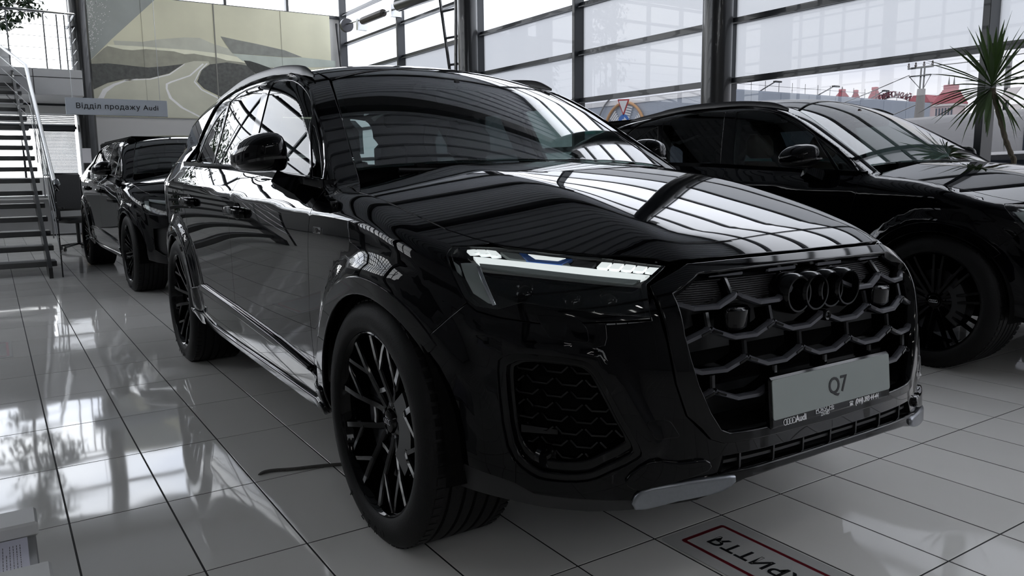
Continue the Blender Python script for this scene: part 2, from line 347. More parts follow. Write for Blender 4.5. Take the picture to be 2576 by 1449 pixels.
class Q7:
    wb=2.999; gz=1.13
    plan=Sp((-4.15,.80),(-3.8,.895),(-3.45,.965),(-3.1,.992),(-2.6,1.),(-1.5,1.),(-.5,.998),(0,.99),(.25,.965),(.45,.93),(.62,.885),(.8,.82))
    sec=Sp((.2,.9),(.3,.93),(.42,.948),(.6,.958),(.8,.968),(.95,.975),(1.03,.972))
    zs=Sp((-4,1.13),(-3.1,1.125),(-1.64,1.078),(-.52,1.031),(.1,1.012),(.5,.985))
    front=Sp((.15,.90),(.25,.935),(.33,.95),(.45,.945),(.6,.935),(.7,.927),(.8,.908),(.87,.885),(.93,.853),(1.0,.80))
    hood=Sp((-1.2,1.28),(-.45,1.212),(-.2,1.193),(0,1.17),(.2,1.137),(.4,1.091),(.6,1.034),(.7,.999),(.8,.957),(.9,.905))
    roof=Sp((-4.3,1.50),(-3.9,1.59),(-3.5,1.66),(-3.,1.71),(-2.5,1.735),(-2.,1.737),(-1.6,1.716),(-1.33,1.682),(-1.,1.61))
    def W(s,x,z):
        dz=z-s.zs(x)               # above / below the shoulder crease
        zz=np.minimum(z,1.03)
        w=s.sec(1.03-splus(-(np.minimum(dz,0)),.004)+0*z)   # section follows the crease height
        up=splus(dz,.006)          # shoulder: leans in above the crease
        w=w-.70*up-1.2*np.maximum(up-.09,0)**2
        for cx in (0,-s.wb):
            r=np.hypot(x-cx,z-.385)
            w=w+.030*(1-sstep(r,.475,.56))*sstep(z,.25,.42)*(1+0*r)-.012*sstep(.475-r,0,.05)*0
        return w*s.plan(x)
    def L(s,p):
        x,y,z=p[...,0],np.abs(p[...,1]),p[...,2]
        y=np.sqrt(y*y+1e-4)
        side=y-s.W(x,z)
        sl=.13+.22*sstep(x,-.3,.75)
        top=z-(s.hood(x)-.012*(y/.43)**2*np.where(y<.43,1,0)-np.where(y>=.43,.012+.056*(y-.43),0)-(sl-.0)*splus(y-.43,.03))
        fr=x-(s.front(z)-.75*y**4)
        rear=-x-4.1+.45*y**4+.25*np.abs(z-.85)**2
        return smax(smax(smax(side,top*.92,.05),fr*.8,.09),rear*.9,.1)
    def G(s,p):
        x,y,z=p[...,0],np.abs(p[...,1]),p[...,2]
        y=np.sqrt(y*y+1e-4)
        t=z-s.gz
        side=(y-(.905-.355*t-.03*t*t-.026*splus(-x-2.0,.3)**2))*.92
        top=z-(s.roof(x)-.145*y**2-.05*y**4)
        ws=(z-(1.21+.535*(-.42-x-.284*y*y)+.05*(x+.42)*(x+1.34)*-1))*.87
        a=smax(side,ws,.035)
        rear=(-x-4.0+.70*(z-1.2)+.3*y**4)*.82
        return np.maximum(smax(smax(a,top,.07),rear,.08),s.gz-.06-z)
    ridge=np.array([(.90,.770),(.857,.748),(.80,.728),(.757,.722),(.70,.708),(.655,.650),(.632,.585),(.595,.49)])
    def Lb(s,p):     # front end with the swage round the intakes
        r=s.L(p); q=np.stack([np.abs(p[...,1]),p[...,2]],-1); d=np.full(q.shape[:-1],9.)
        for a,b in zip(s.ridge[:-1],s.ridge[1:]):
            e=b-a; t=np.clip(((q-a)@e)/(e@e),0,1)[...,None]; d=np.minimum(d,np.sqrt(((q-a-t*e)**2).sum(-1)+1e-5))
        k=sstep(p[...,0],.42,.52)
        return r-.012*np.exp(-(d/.020)**2)*k
    def R(s,p):      # whole body
        return smin(s.L(p),s.G(p),.01)
def march(f,o,d,t0=0,t1=4,n=160):
    """first root of f along rays o+t*d from outside"""
    o=np.atleast_2d(np.asarray(o,float));d=np.broadcast_to(d,o.shape); N=len(o)
    ts=np.linspace(t0,t1,n); prev=f(o+ts[0]*d); lo=np.full(N,np.nan); hi=lo.copy(); left=np.arange(N)
    for i in range(1,n):
        if not len(left): break
        c=f(o[left]+ts[i]*d[left]); m=(prev>0)&(c<=0); k=left[m]; lo[k]=ts[i-1];hi[k]=ts[i]; left=left[~m]; prev=c[~m]
    h=np.where(~np.isnan(lo))[0]; r=np.full((N,3),np.nan)
    if len(h):
        a,b,oo,dd=lo[h],hi[h],o[h],d[h]; fa=f(oo+a[:,None]*dd); fb=f(oo+b[:,None]*dd)
        for it in range(12):          # regula falsi with bisection every third step
            m=np.where(it%3==2,.5*(a+b),a+(b-a)*fa/np.maximum(fa-fb,1e-12)); c=f(oo+m[:,None]*dd); p=c>0
            a=np.where(p,m,a);fa=np.where(p,c,fa);b=np.where(p,b,m);fb=np.where(p,fb,c)
        m=a+(b-a)*fa/np.maximum(fa-fb,1e-12); r[h]=oo+m[:,None]*dd
    return r

HLC=np.array([[0.2338, -0.8532, 0.9925], [0.4662, -0.2533, -0.2225], [-0.6237, 0.3322, -0.0092], [0.2136, -0.1015, -0.0395], [0.0422, -0.0366, 0.0245], [0.1642, 0.2149, -0.0021], [0.2284, -0.197, 0.0381], [0.13, -0.0101, 0.0295], [-0.1328, 0.0708, -0.0148], [-0.0119, -0.0003, -0.0018], [-0.1832, 0.0958, -0.0243], [0.0519, -0.0423, 0.0018], [0.0226, -0.0143, 0.0036], [0.0192, -0.0046, 0.0027], [-0.0055, 0.0035, -0.0009]])
def HL(q):   # chart of the lamp face: (across, down) in thousandths -> point on the body
    a,b=q[0]/1000,q[1]/1000; return tuple(np.array([a**i*b**j for i in range(5) for j in range(5-i)])@HLC)

def gradn(f, P, h=8e-4):
    g = np.stack([f(P+np.eye(3)[i]*h)-f(P-np.eye(3)[i]*h) for i in range(3)], -1)
    return g/np.maximum(np.linalg.norm(g, axis=-1, keepdims=True), 1e-9)
def inpoly(P, poly):
    x, y = P[:, 0], P[:, 1]; r = np.zeros(len(P), bool); n = len(poly)
    for i in range(n):
        (x1, y1), (x2, y2) = poly[i], poly[(i+1) % n]
        if y1 == y2: continue
        r ^= ((y1 > y) != (y2 > y)) & (x < (x2-x1)*(y-y1)/(y2-y1)+x1)
    return r
def area(p): x, y = p[:, 0], p[:, 1]; return .5*np.sum(x*np.roll(y, -1)-np.roll(x, -1)*y)
def inset(p, g):
    if area(p) < 0: p = p[::-1]
    a = p-np.roll(p, 1, 0); b = np.roll(p, -1, 0)-p
    na = np.stack([-a[:, 1], a[:, 0]], 1); nb = np.stack([-b[:, 1], b[:, 0]], 1)
    na /= np.maximum(np.linalg.norm(na, axis=1, keepdims=True), 1e-9); nb /= np.maximum(np.linalg.norm(nb, axis=1, keepdims=True), 1e-9)
    m = na+nb; k = np.maximum((m*m).sum(1), .5)[:, None]
    return p+2*g*m/k
def dense(p, r, closed=True):
    out = []; n = len(p)
    for i in range(n if closed else n-1):
        a, b = np.array(p[i]), np.array(p[(i+1) % n]); k = max(1, int(np.ceil(np.linalg.norm(b-a)/r)))
        out += [a+(b-a)*j/k for j in range(k)]
    if not closed: out.append(np.array(p[-1]))
    return np.array(out)
def curve(pts, n=6, closed=False):
    """Catmull-Rom through the points"""
    P = [np.array(p, float) for p in pts]; N = len(P); out = []
    for i in range(N if closed else N-1):
        g = lambda k: P[k % N] if closed else P[min(max(k, 0), N-1)]
        a, b, c, d = g(i-1), g(i), g(i+1), g(i+2)
        for j in range(n):
            t = j/n; out.append(.5*(2*b+(c-a)*t+(2*a-5*b+4*c-d)*t*t+(3*b-a-3*c+d)*t**3))
    if not closed: out.append(P[-1])
    return [tuple(p) for p in out]
def rounded(pts, r, n=4):
    """corners of a closed outline cut round"""
    P = [np.array(p, float) for p in pts]; N = len(P); out = []
    for i in range(N):
        a, b, c = P[i-1], P[i], P[(i+1) % N]; la, lc = np.linalg.norm(a-b), np.linalg.norm(c-b); q = min(r, .45*la, .45*lc)
        s_, e_ = b+(a-b)/la*q, b+(c-b)/lc*q
        for j in range(n+1): t = j/n; out.append(tuple((1-t)**2*s_+2*t*(1-t)*b+t*t*e_))
    return out
def cast(f, pts, ax, t0, sgn=1, far=3.):
    """drop 2-D points onto the surface along an axis"""
    P = np.zeros((len(pts), 3)); oth = [i for i in range(3) if i != ax]; P[:, oth] = np.array(pts, float); P[:, ax] = t0
    d = np.zeros(3); d[ax] = sgn; return march(f, P, d, 0, far, 90)
def panel(name, f, poly, d, m, parent, res=.03, holes=(), off=0., gap=.0016, flange=.016, sym=False, mirror=False, label=None, edge=.0022, far=3.2):
    """sheet of the surface f=off inside the outline (3-D points seen along d), with rolled edges"""
    d = np.array(d, float); d /= np.linalg.norm(d)
    u = np.cross(d, [0, 0, 1.]) if abs(d[2]) < .9 else np.array([1., 0, 0]); u /= np.linalg.norm(u); v = np.cross(u, d)
    F = (lambda p: f(p)-off) if off else f
    flat = lambda P: np.stack([np.asarray(P, float)@u, np.asarray(P, float)@v], 1)
    outer = inset(flat(poly), gap); loops = [dense(outer, res)]
    for h in holes: loops.append(dense(inset(flat(h), -gap), res)[::-1])
    B = np.concatenate(loops)
    lo, hi = outer.min(0), outer.max(0)
    gx, gy = np.meshgrid(np.arange(lo[0]+res*.5, hi[0], res), np.arange(lo[1]+res*.5, hi[1], res*.87)); gx = gx+(np.arange(gx.shape[0]) % 2)[:, None]*res*.5
    Gd = np.stack([gx.ravel(), gy.ravel()], 1); ins = inpoly(Gd, loops[0])
    for h in loops[1:]: ins &= ~inpoly(Gd, h)
    Gd = Gd[ins]
    if len(Gd): Gd = Gd[np.array([((B-q)**2).sum(1).min() for q in Gd]) > (.55*res)**2]
    V2 = np.concatenate([B, Gd]) if len(Gd) else B; E = []; k = 0
    for lp in loops: E += [(k+i, k+(i+1) % len(lp)) for i in range(len(lp))]; k += len(lp)
    rv, re_, rf, ov, oe, of = delaunay_2d_cdt([Vector(p) for p in V2], E, [], 0, 1e-6)
    rv = np.array([tuple(p) for p in rv]); T = np.array([t for t in rf if len(t) == 3]); cen = rv[T].mean(1)
    keep = inpoly(cen, loops[0])
    for h in loops[1:]: keep &= ~inpoly(cen, h)
    T = T[keep]; back = {}
    for i, src in enumerate(ov):
        for q in src: back[q] = i
    c0 = np.mean(np.asarray(poly, float), 0)@d-1.1
    O = rv[:, :1]*u+rv[:, 1:]*v+c0*d; P = march(F, O, d, 0, far, 80); bad = np.isnan(P[:, 0])
    if bad.any():
        ts = np.linspace(0, far, 200); val = np.array([F(O[bad]+t*d) for t in ts]); P[bad] = O[bad]+ts[val.argmin(0)][:, None]*d
    N = gradn(F, P)
    if (N@d).mean() > 0: N = -N
    tn = np.cross(P[T[:, 1]]-P[T[:, 0]], P[T[:, 2]]-P[T[:, 0]]); fl = (tn*N[T].mean(1)).sum(1) < 0; T[fl] = T[fl][:, ::-1]
    verts, norms, faces = [P], [N], [tuple(t) for t in T]; base = len(P); k = 0
    for li, lp in enumerate(loops):
        n = len(lp); ids = [back.get(k+i) for i in range(n)]; k += n
        if flange <= 0 or any(i is None for i in ids): continue
        Q, QN = P[ids], N[ids]; tg = np.roll(Q, -1, 0)-np.roll(Q, 1, 0); tg /= np.maximum(np.linalg.norm(tg, axis=1, keepdims=True), 1e-9)
        o = np.cross(tg, QN); c2 = flat(Q+o*.001)-flat(Q)   # outward in the sheet
        if sum(np.sum(c2*(lp-lp.mean(0)), 1)) < 0: o = -o
        if li: o = -o if sum(np.sum((flat(Q+o*.001)-flat(Q))*(lp.mean(0)-lp), 1)) < 0 else o
        seam = np.abs(Q[:, 1]) < 1e-3 if sym else np.zeros(n, bool)
        r1 = Q+o*edge*.7-QN*edge*.3; r2 = Q+o*edge-QN*edge; r3 = r2-QN*flange
        verts += [r1, r2, r3]; norms += [QN*.8+o*.6, QN*.25+o*.97, o]
        for i in range(n):
            j = (i+1) % n
            if seam[i] and seam[j]: continue
            rows = [ids, [base+q for q in range(n)], [base+n+q for q in range(n)], [base+2*n+q for q in range(n)]]
            for a in range(3): faces.append((rows[a][i], rows[a][j], rows[a+1][j], rows[a+1][i]))
        base += 3*n
    V = np.concatenate(verts); NN = np.concatenate(norms)
    # turn the rim faces outward
    fixed = []
    for q in faces:
        if len(q) == 4:
            a, b, c = V[q[0]], V[q[1]], V[q[2]]; nn = np.cross(b-a, c-a)
            if nn@NN[list(q)].mean(0) < 0: q = q[::-1]
        fixed.append(q)
    faces = fixed
    def build(V, NN, faces):
        me = bpy.data.meshes.new(name); me.from_pydata(V.tolist(), [], faces); me.update(); me.shade_smooth()
        me.normals_split_custom_set_from_vertices((NN/np.maximum(np.linalg.norm(NN, axis=1, keepdims=True), 1e-9)).tolist())
        o = link(name, me, m, parent)
        if label: o['label'] = label
        return o
    MV = V*[1, -1, 1]; MN = NN*[1, -1, 1]
    if sym:
        n = len(V); faces = faces+[tuple(i+n for i in q[::-1]) for q in faces]; V = np.concatenate([V, MV]); NN = np.concatenate([NN, MN])
    o = build(V, NN, faces)
    if mirror: return o, build(MV, MN, [q[::-1] for q in faces])
    return o
def mir(P): return [(p[0], -p[1], p[2]) for p in P]

# ---------------------------------------------------------------- car materials
PAINT = lacquer('black_car_paint', (.0012, .0012, .0018), .020, 3.15)
GLOSS = lacquer('gloss_black_plastic', (.0016, .0016, .002), .025, 4., .05)
MATTE = mat('matte_black_plastic', (.010, .010, .011), .45, noise=(200, .2))
RAILB = mat('satin_black_rail', (.018, .018, .019), .32, noise=(80, .1))
VOID = mat('dark_lining', (.002, .002, .002), .9, spec=.1)
SATIN = mat('satin_grey_plastic', (.075, .076, .088), .34, metal=.35, noise=(300, .1))
SILVER = mat('brushed_silver', (.22, .23, .25), .3, metal=.9, noise=(120, .1))
RUBBER = mat('tyre_rubber', (.0032, .0032, .0036), .6, spec=.25, noise=(60, .2), bump=(220, .15))
RIM = lacquer('gloss_black_alloy', (.0015, .0015, .0018), .022, 4.5, .06)
STEEL = mat('dark_brake_steel', (.05, .05, .055), .35, metal=.9, noise=(60, .2))
CHROME = mat('chrome', (.6, .6, .62), .12, metal=1.)
LEATHER = mat('black_leather', (.008, .008, .009), .5, noise=(90, .2), bump=(160, .3))
TAN = mat('brown_leather', (.07, .03, .015), .5, noise=(90, .2), bump=(160, .3))
WHITE_LED = mat('white_light_guide', (.88, .90, .90), .25, coat=.5, noise=(500, .04), emit=(.95, 1, .99, .55))
DIM_LED = mat('unlit_light_guide', (.55, .56, .56), .25, coat=.5, noise=(500, .04))
GREY_REFL = mat('grey_reflector', (.34, .37, .36), .25, metal=.3, noise=(700, .12))
BLUE = mat('blue_light_insert', (.02, .13, .50), .15, coat=.8, noise=(30, .3))
WSGLASS = glass('windscreen_glass', (.50, .62, .59), .13, 3.4)
SIDEGLASS = glass('side_glass', (.34, .40, .39), .045, 6.0)
PRIVACY = glass('privacy_glass', (.07, .08, .085), .045, 5.6)
LENS = glass('headlight_lens', (.86, .88, .88), .04, 4)
def hub(k, B): return (0 if k < 2 else -B.wb, -1 if k % 2 == 0 else 1)
def make_wheel(root, B, style):
    """rim barrel as the part; tyre, spokes, brake and cap as its pieces; outer face towards -y"""
    R0, RL, wdt = .390, .292, .285
    m = MB(); m.lathe([(RL+.004, -.004), (RL-.004, -.008), (RL-.012, .0), (RL-.018, .03), (RL-.03, .10), (RL-.035, wdt-.02), (RL, wdt), (RL+.006, wdt-.01), (RL-.02, .09), (RL-.008, .02)], 64, close=True)
    wheel = m.obj('wheel', RIM, root, True)
    t = [(RL-.006, .004), (RL+.004, -.012), (RL+.02, -.019), (RL+.045, -.02), (R0-.028, -.012), (R0-.012, 0), (R0-.003, .014)]
    for c in (.055, .105, .145, .19, .235): t += [(R0, c-.006), (R0-.009, c-.004), (R0-.009, c+.004), (R0, c+.006)]
    t += [(R0-.003, wdt-.014), (R0-.028, wdt+.01), (RL+.01, wdt+.01), (RL-.01, wdt-.005)]
    m = MB(); m.lathe(t, 96, close=True)
    for k in range(72):                     # shoulder blocks
        a = 2*math.pi*k/72; c, s_ = math.cos(a), math.sin(a)
        for y in (.012, wdt-.03): m.sweep([(c*(R0-.006), y+dy, s_*(R0-.006)) for dy in (0, .026)], [(-.011, -.004), (.011, -.004), (.011, .006), (-.011, .006)], up=(c, 0, s_))
    m.obj('tyre', RUBBER, wheel, True, 40)
    MB().lathe([(.06, .06), (.185, .06), (.185, .09), (.06, .09)], 48, close=True).obj('brake_disc', STEEL, wheel, True)
    q = MB(); P = [(.155*math.cos(a_), .075, .155*math.sin(a_)) for a_ in np.linspace(-.75, .75, 9)]
    q.sweep(P, [(-.04, -.05), (.04, -.05), (.04, .05), (-.04, .05)], up=(0, 1, .001)); q.obj('brake_caliper', MATTE, wheel, True, 40)
    def arm(path, w0, w1, dep=.030):
        """flat-faced tapering spoke; path of (r, angle, y of the face)"""
        P = [(r*math.cos(a), y, r*math.sin(a)) for r, a, y in path]; n = len(P); mm = MB(); V = []
        for i, p in enumerate(P):
            a, b = np.array(P[max(i-1, 0)]), np.array(P[min(i+1, n-1)]); d_ = b-a; d_ /= np.linalg.norm(d_); s_ = np.cross(d_, [0, 1, 0]); s_ /= np.linalg.norm(s_)
            w = w0+(w1-w0)*i/(n-1); p = np.array(p)
            V += [p-s_*w+[0, .006, 0], p-s_*w*.72, p+s_*w*.72, p+s_*w+[0, .006, 0], p+s_*w*.9+[0, dep, 0], p-s_*w*.9+[0, dep, 0]]
        F = [tuple(range(6)), tuple(range(6*n-6, 6*n))[::-1]]
        for i in range(n-1):
            for j in range(6): F.append((i*6+j, i*6+(j+1) % 6, i*6+6+(j+1) % 6, i*6+6+j))
        return mm.add(V, F)
    if style == 'twin':
        sp = MB()
        for s_ in (-1, 1):
            x = arm([(.050, s_*.50, .052), (.085, s_*.40, .044), (.13, s_*.31, .032), (.20, s_*.255, .015), (RL-.012, s_*.235, .004)], .0135, .0115); sp.add(x.v, x.f)
            x = arm([(.172, s_*.275, .022), (.205, s_*.42, .016), (.245, s_*.53, .009), (RL-.012, s_*.600, .006)], .0095, .0085); sp.add(x.v, x.f)
        x = arm([(.105, -.30, .040), (.100, 0, .042), (.105, .30, .040)], .010, .010, .02); sp.add(x.v, x.f)
        first = sp.obj('spoke', RIM, wheel, True, 25); n = 5; ph = 1.92
    else:
        sp = MB()
        for s_ in (-.11, .11):
            x = arm([(.05, s_*3, .045), (.12, s_*1.5, .03), (.20, s_, .014), (RL-.012, s_*.9, .004)], .011, .0085); sp.add(x.v, x.f)
        first = sp.obj('spoke', RIM, wheel, True, 25); n = 10; ph = .2
    for k in range(n):
        o = first if k == 0 else first.copy()
        if k: COL.objects.link(o)
        o.parent = wheel; o.rotation_euler = (0, -(2*math.pi*k/n+ph), 0)
    MB().lathe([(0, .040), (.030, .040), (.036, .043), (.040, .052), (.062, .056), (.072, .07), (.072, .10)], 40).obj('hub_cap', RIM, wheel, True)
    bt = MB()
    for k in range(5):
        a = 2*math.pi*k/5+.3; bt.lathe([(0, .05), (.008, .05), (.010, .056), (.010, .07)], 8, o=(.056*math.cos(a), 0, .056*math.sin(a)))
    bt.obj('wheel_bolts', STEEL, wheel, True)
    for k, ch in enumerate('P ZERO'):          # raised sidewall lettering
        if ch != ' ': a = math.radians(-122+k*8.5); text_obj(ch, .036, RUBBER, wheel, frame((.343*math.cos(a), -.0204, .343*math.sin(a)), (-math.sin(a), 0, math.cos(a)), (-math.cos(a), 0, -math.sin(a))), name='sidewall_letter', depth=.0008)
    lg = MB()
    for k in range(4): lg.lathe([(.0068, .0385), (.0088, .0375), (.0088, .040), (.0068, .040)], 16, o=((k-1.5)*.0115, 0, 0), close=True)
    lg.obj('cap_emblem', CHROME, wheel, True)
    return wheel
def rings_emblem(root, P, r, w, step, M, tube_len, tilt):
    for k in range(4):
        m = MB(); m.lathe([(r-w, .0), (r-w*.75, -.007), (r-w*.25, -.007), (r, -.001), (r+.004, .006), (r+.005, tube_len), (r-w, tube_len)], 56, axis='x', close=True)
        m.v = [(-v[0], v[1], v[2]) for v in m.v]
        o = m.obj('emblem_ring', M, root, True, 40); o.location = (P[0]+.004*(k % 2), P[1]+(k-1.5)*step, P[2]); o.rotation_euler = (0, tilt, 0)
def make_seat(root, x, y, M):
    m = MB(); V = []
    def loft(secs):
        n = 12; vv = []
        for (cx, cz, hw, th, ang) in secs:
            for k in range(n):
                a = 2*math.pi*k/n; c, s_ = math.cos(a), math.sin(a); e = lambda q: math.copysign(abs(q)**.6, q)
                vv.append((x+cx+math.cos(ang)*th*e(s_), y+hw*e(c), cz+math.sin(ang)*th*e(s_)))
        ff = [tuple(range(n)), tuple(range((len(secs)-1)*n, len(secs)*n))]
        for i in range(len(secs)-1):
            for k in range(n): ff.append((i*n+k, i*n+(k+1) % n, (i+1)*n+(k+1) % n, (i+1)*n+k))
        m.add(vv, ff)
    loft([(0.02, .62, .20, .05, -.2), (-.03, .72, .26, .08, -.2), (-.09, .95, .25, .075, -.2), (-.15, 1.15, .22, .06, -.25), (-.165, 1.22, .17, .04, -.25)])
    loft([(.45, .56, .22, .06, 1.45), (.30, .58, .26, .08, 1.5), (.05, .56, .26, .08, 1.5), (-.08, .55, .24, .06, 1.5)])
    s_ = m.obj('seat', M, root, True, 60)
    m = MB(); m_ = m
    vv = []; n = 12
    for (cx, cz, hw, th) in [(-.165, 1.25, .10, .03), (-.17, 1.28, .135, .05), (-.18, 1.38, .135, .05), (-.185, 1.43, .10, .03)]:
        for k in range(n):
            a = 2*math.pi*k/n; c, q = math.cos(a), math.sin(a); e = lambda w: math.copysign(abs(w)**.6, w); vv.append((x+cx+th*e(q), y+hw*e(c), cz))
    ff = [tuple(range(n)), tuple(range(3*n, 4*n))]+[(i*n+k, i*n+(k+1) % n, (i+1)*n+(k+1) % n, (i+1)*n+k) for i in range(3) for k in range(n)]
    m.add(vv, ff); m.obj('headrest', M, s_, True, 60)
def make_interior(root, B, M, dash_top=1.06):
    m = MB(); sec = []
    xs = np.linspace(-.80, .80, 17); vv = []
    pr = [(-.36, .90), (-.40, dash_top), (-.62, dash_top+.045), (-.86, dash_top+.03), (-.95, dash_top-.04), (-.93, .80), (-.70, .62)]
    for y in xs: vv += [(px-.10*(y/.8)**2, y, pz) for px, pz in pr]
    n = len(pr); ff = [(i*n+j, i*n+(j+1) % n, (i+1)*n+(j+1) % n, (i+1)*n+j) for i in range(16) for j in range(n)]
    d_ = m.add(vv, ff).obj('dashboard', M, root, True, 50)
    # instrument hood and wheel (left-hand drive)
    MB().sweep([(-.80, .42+.20*math.sin(a), dash_top+.02+.07*math.cos(a)) for a in np.linspace(-1.5, 1.5, 14)], [(-.07, -.008), (.07, -.008), (.07, .008), (-.07, .008)], up=(-1, 0, .2)).obj('instrument_hood', M, d_, True, 50)
    c = Vector((-1.06, .40, 1.0)); ax = Vector((-.88, 0, .47)); e1 = Vector((0, 1, 0)); e2 = ax.cross(e1).normalized()
    st = MB(); st.tube([c+e1*(.185*math.cos(a))+e2*(.185*math.sin(a)) for a in np.linspace(0, 2*math.pi, 33)[:-1]], .016, 8, True)
    w = st.obj('steering_wheel', M, root, True)
    st = MB(); st.tube([c+e1*.18, c+e1*.05-ax*.0, c-e1*.05, c-e1*.18], .02, 8); st.tube([c, c-e2*.18], .018, 8); st.lathe([(0, -.03), (.07, -.025), (.075, .02), (0, .03)], 20, axis='x', o=c)
    st.obj('wheel_hub', M, w, True)
    for y in (-.40, .40): make_seat(root, -1.55, y, M)
    m = MB(); m.box((-2.75, -.66, .45), (-2.25, .66, .66), .04); m.box((-2.85, -.66, .60), (-2.70, .66, 1.18), .05); bench = m.obj('rear_bench', M, root, True, 40)
    for y in (-.42, 0, .42): MB().box((-2.86, y-.12, 1.2), (-2.78, y+.12, 1.36), .03).obj('headrest', M, bench, True, 40)
    MB().box((-3.9, -.80, .33), (.2, .80, .45)).obj('floor_pan', VOID, root)
    m = MB()
    for s_ in (-1, 1): m.box((-3.7, s_*.84-.02, .35), (-.50, s_*.84+.02, 1.10), .01)
    m.box((-.50, -.84, .30), (-.42, .84, 1.12))
    m.obj('door_lining', M, root)
    m = MB()
    for s_ in (-1, 1): m = MB(); m.box((-3.3, s_*.63-.045, 1.50), (-1.30, s_*.63+.045, 1.60), .02); m.obj('roof_side_trim', VOID, root)
    for s_ in (-1, 1):
        for P, w_ in (([(-1.66, s_*.84, 1.10), (-1.75, s_*.66, 1.56)], .05), ([(-2.42, s_*.84, 1.15), (-2.50, s_*.66, 1.54)], .08)): m = MB(); m.sweep(P, [(-w_, -.03), (w_, -.03), (w_, .03), (-w_, .03)], up=(0, 1, 0)); m.obj('pillar_trim', VOID, root)
    m = MB(); m.box((-3.3, -.62, 1.60), (-1.36, .62, 1.62), .004); m.obj('headliner', VOID, root)
    m = MB(); m.box((-1.36, -.13, 1.545), (-1.24, .13, 1.60), .015); m.sweep([(-1.15, 0, 1.60), (-1.12, 0, 1.565)], [(-.01, -.01), (.01, -.01), (.01, .01), (-.01, .01)]); m.box((-1.145, -.12, 1.49), (-1.115, .12, 1.56), .014)
    m.obj('rear_view_mirror', M, root, True, 40)

def arch_pts(cx, a0, a1, r=.42, n=20): return [(cx+r*math.cos(a), .385+r*math.sin(a)) for a in np.radians(np.linspace(a0, a1, n))]
DLO = curve([(-2.99, 1.245), (-3.035, 1.36), (-2.97, 1.46), (-2.80, 1.585), (-2.56, 1.634), (-2.2, 1.656), (-1.88, 1.655), (-1.60, 1.642), (-1.36, 1.598), (-1.16, 1.527), (-.955, 1.417), (-.755, 1.299), (-.607, 1.20)], 4)+[(-.548, 1.148), (-.548, 1.137), (-1.2, 1.175), (-1.783, 1.206), (-2.4, 1.226)]
PANES = dict(front=curve([(-1.572, 1.198), (-1.603, 1.283), (-1.69, 1.608)], 3)[:-1]+curve([(-1.69, 1.608), (-1.60, 1.612), (-1.442, 1.596), (-1.313, 1.570), (-1.183, 1.526), (-1.069, 1.473), (-.955, 1.405)], 3)+[(-.715, 1.160)],
             vent=[(-.905, 1.368), (-.870, 1.352), (-.76, 1.285), (-.65, 1.208), (-.575, 1.150), (-.688, 1.157)],
             rear=[(-1.70, 1.208), (-1.728, 1.311), (-1.80, 1.612), (-2.0, 1.625), (-2.2, 1.622), (-2.33, 1.607), (-2.46, 1.575), (-2.41, 1.40), (-2.375, 1.230)],
             quarter=[(-2.42, 1.234), (-2.455, 1.40), (-2.505, 1.550), (-2.60, 1.53), (-2.72, 1.485), (-2.86, 1.385), (-2.92, 1.25)])
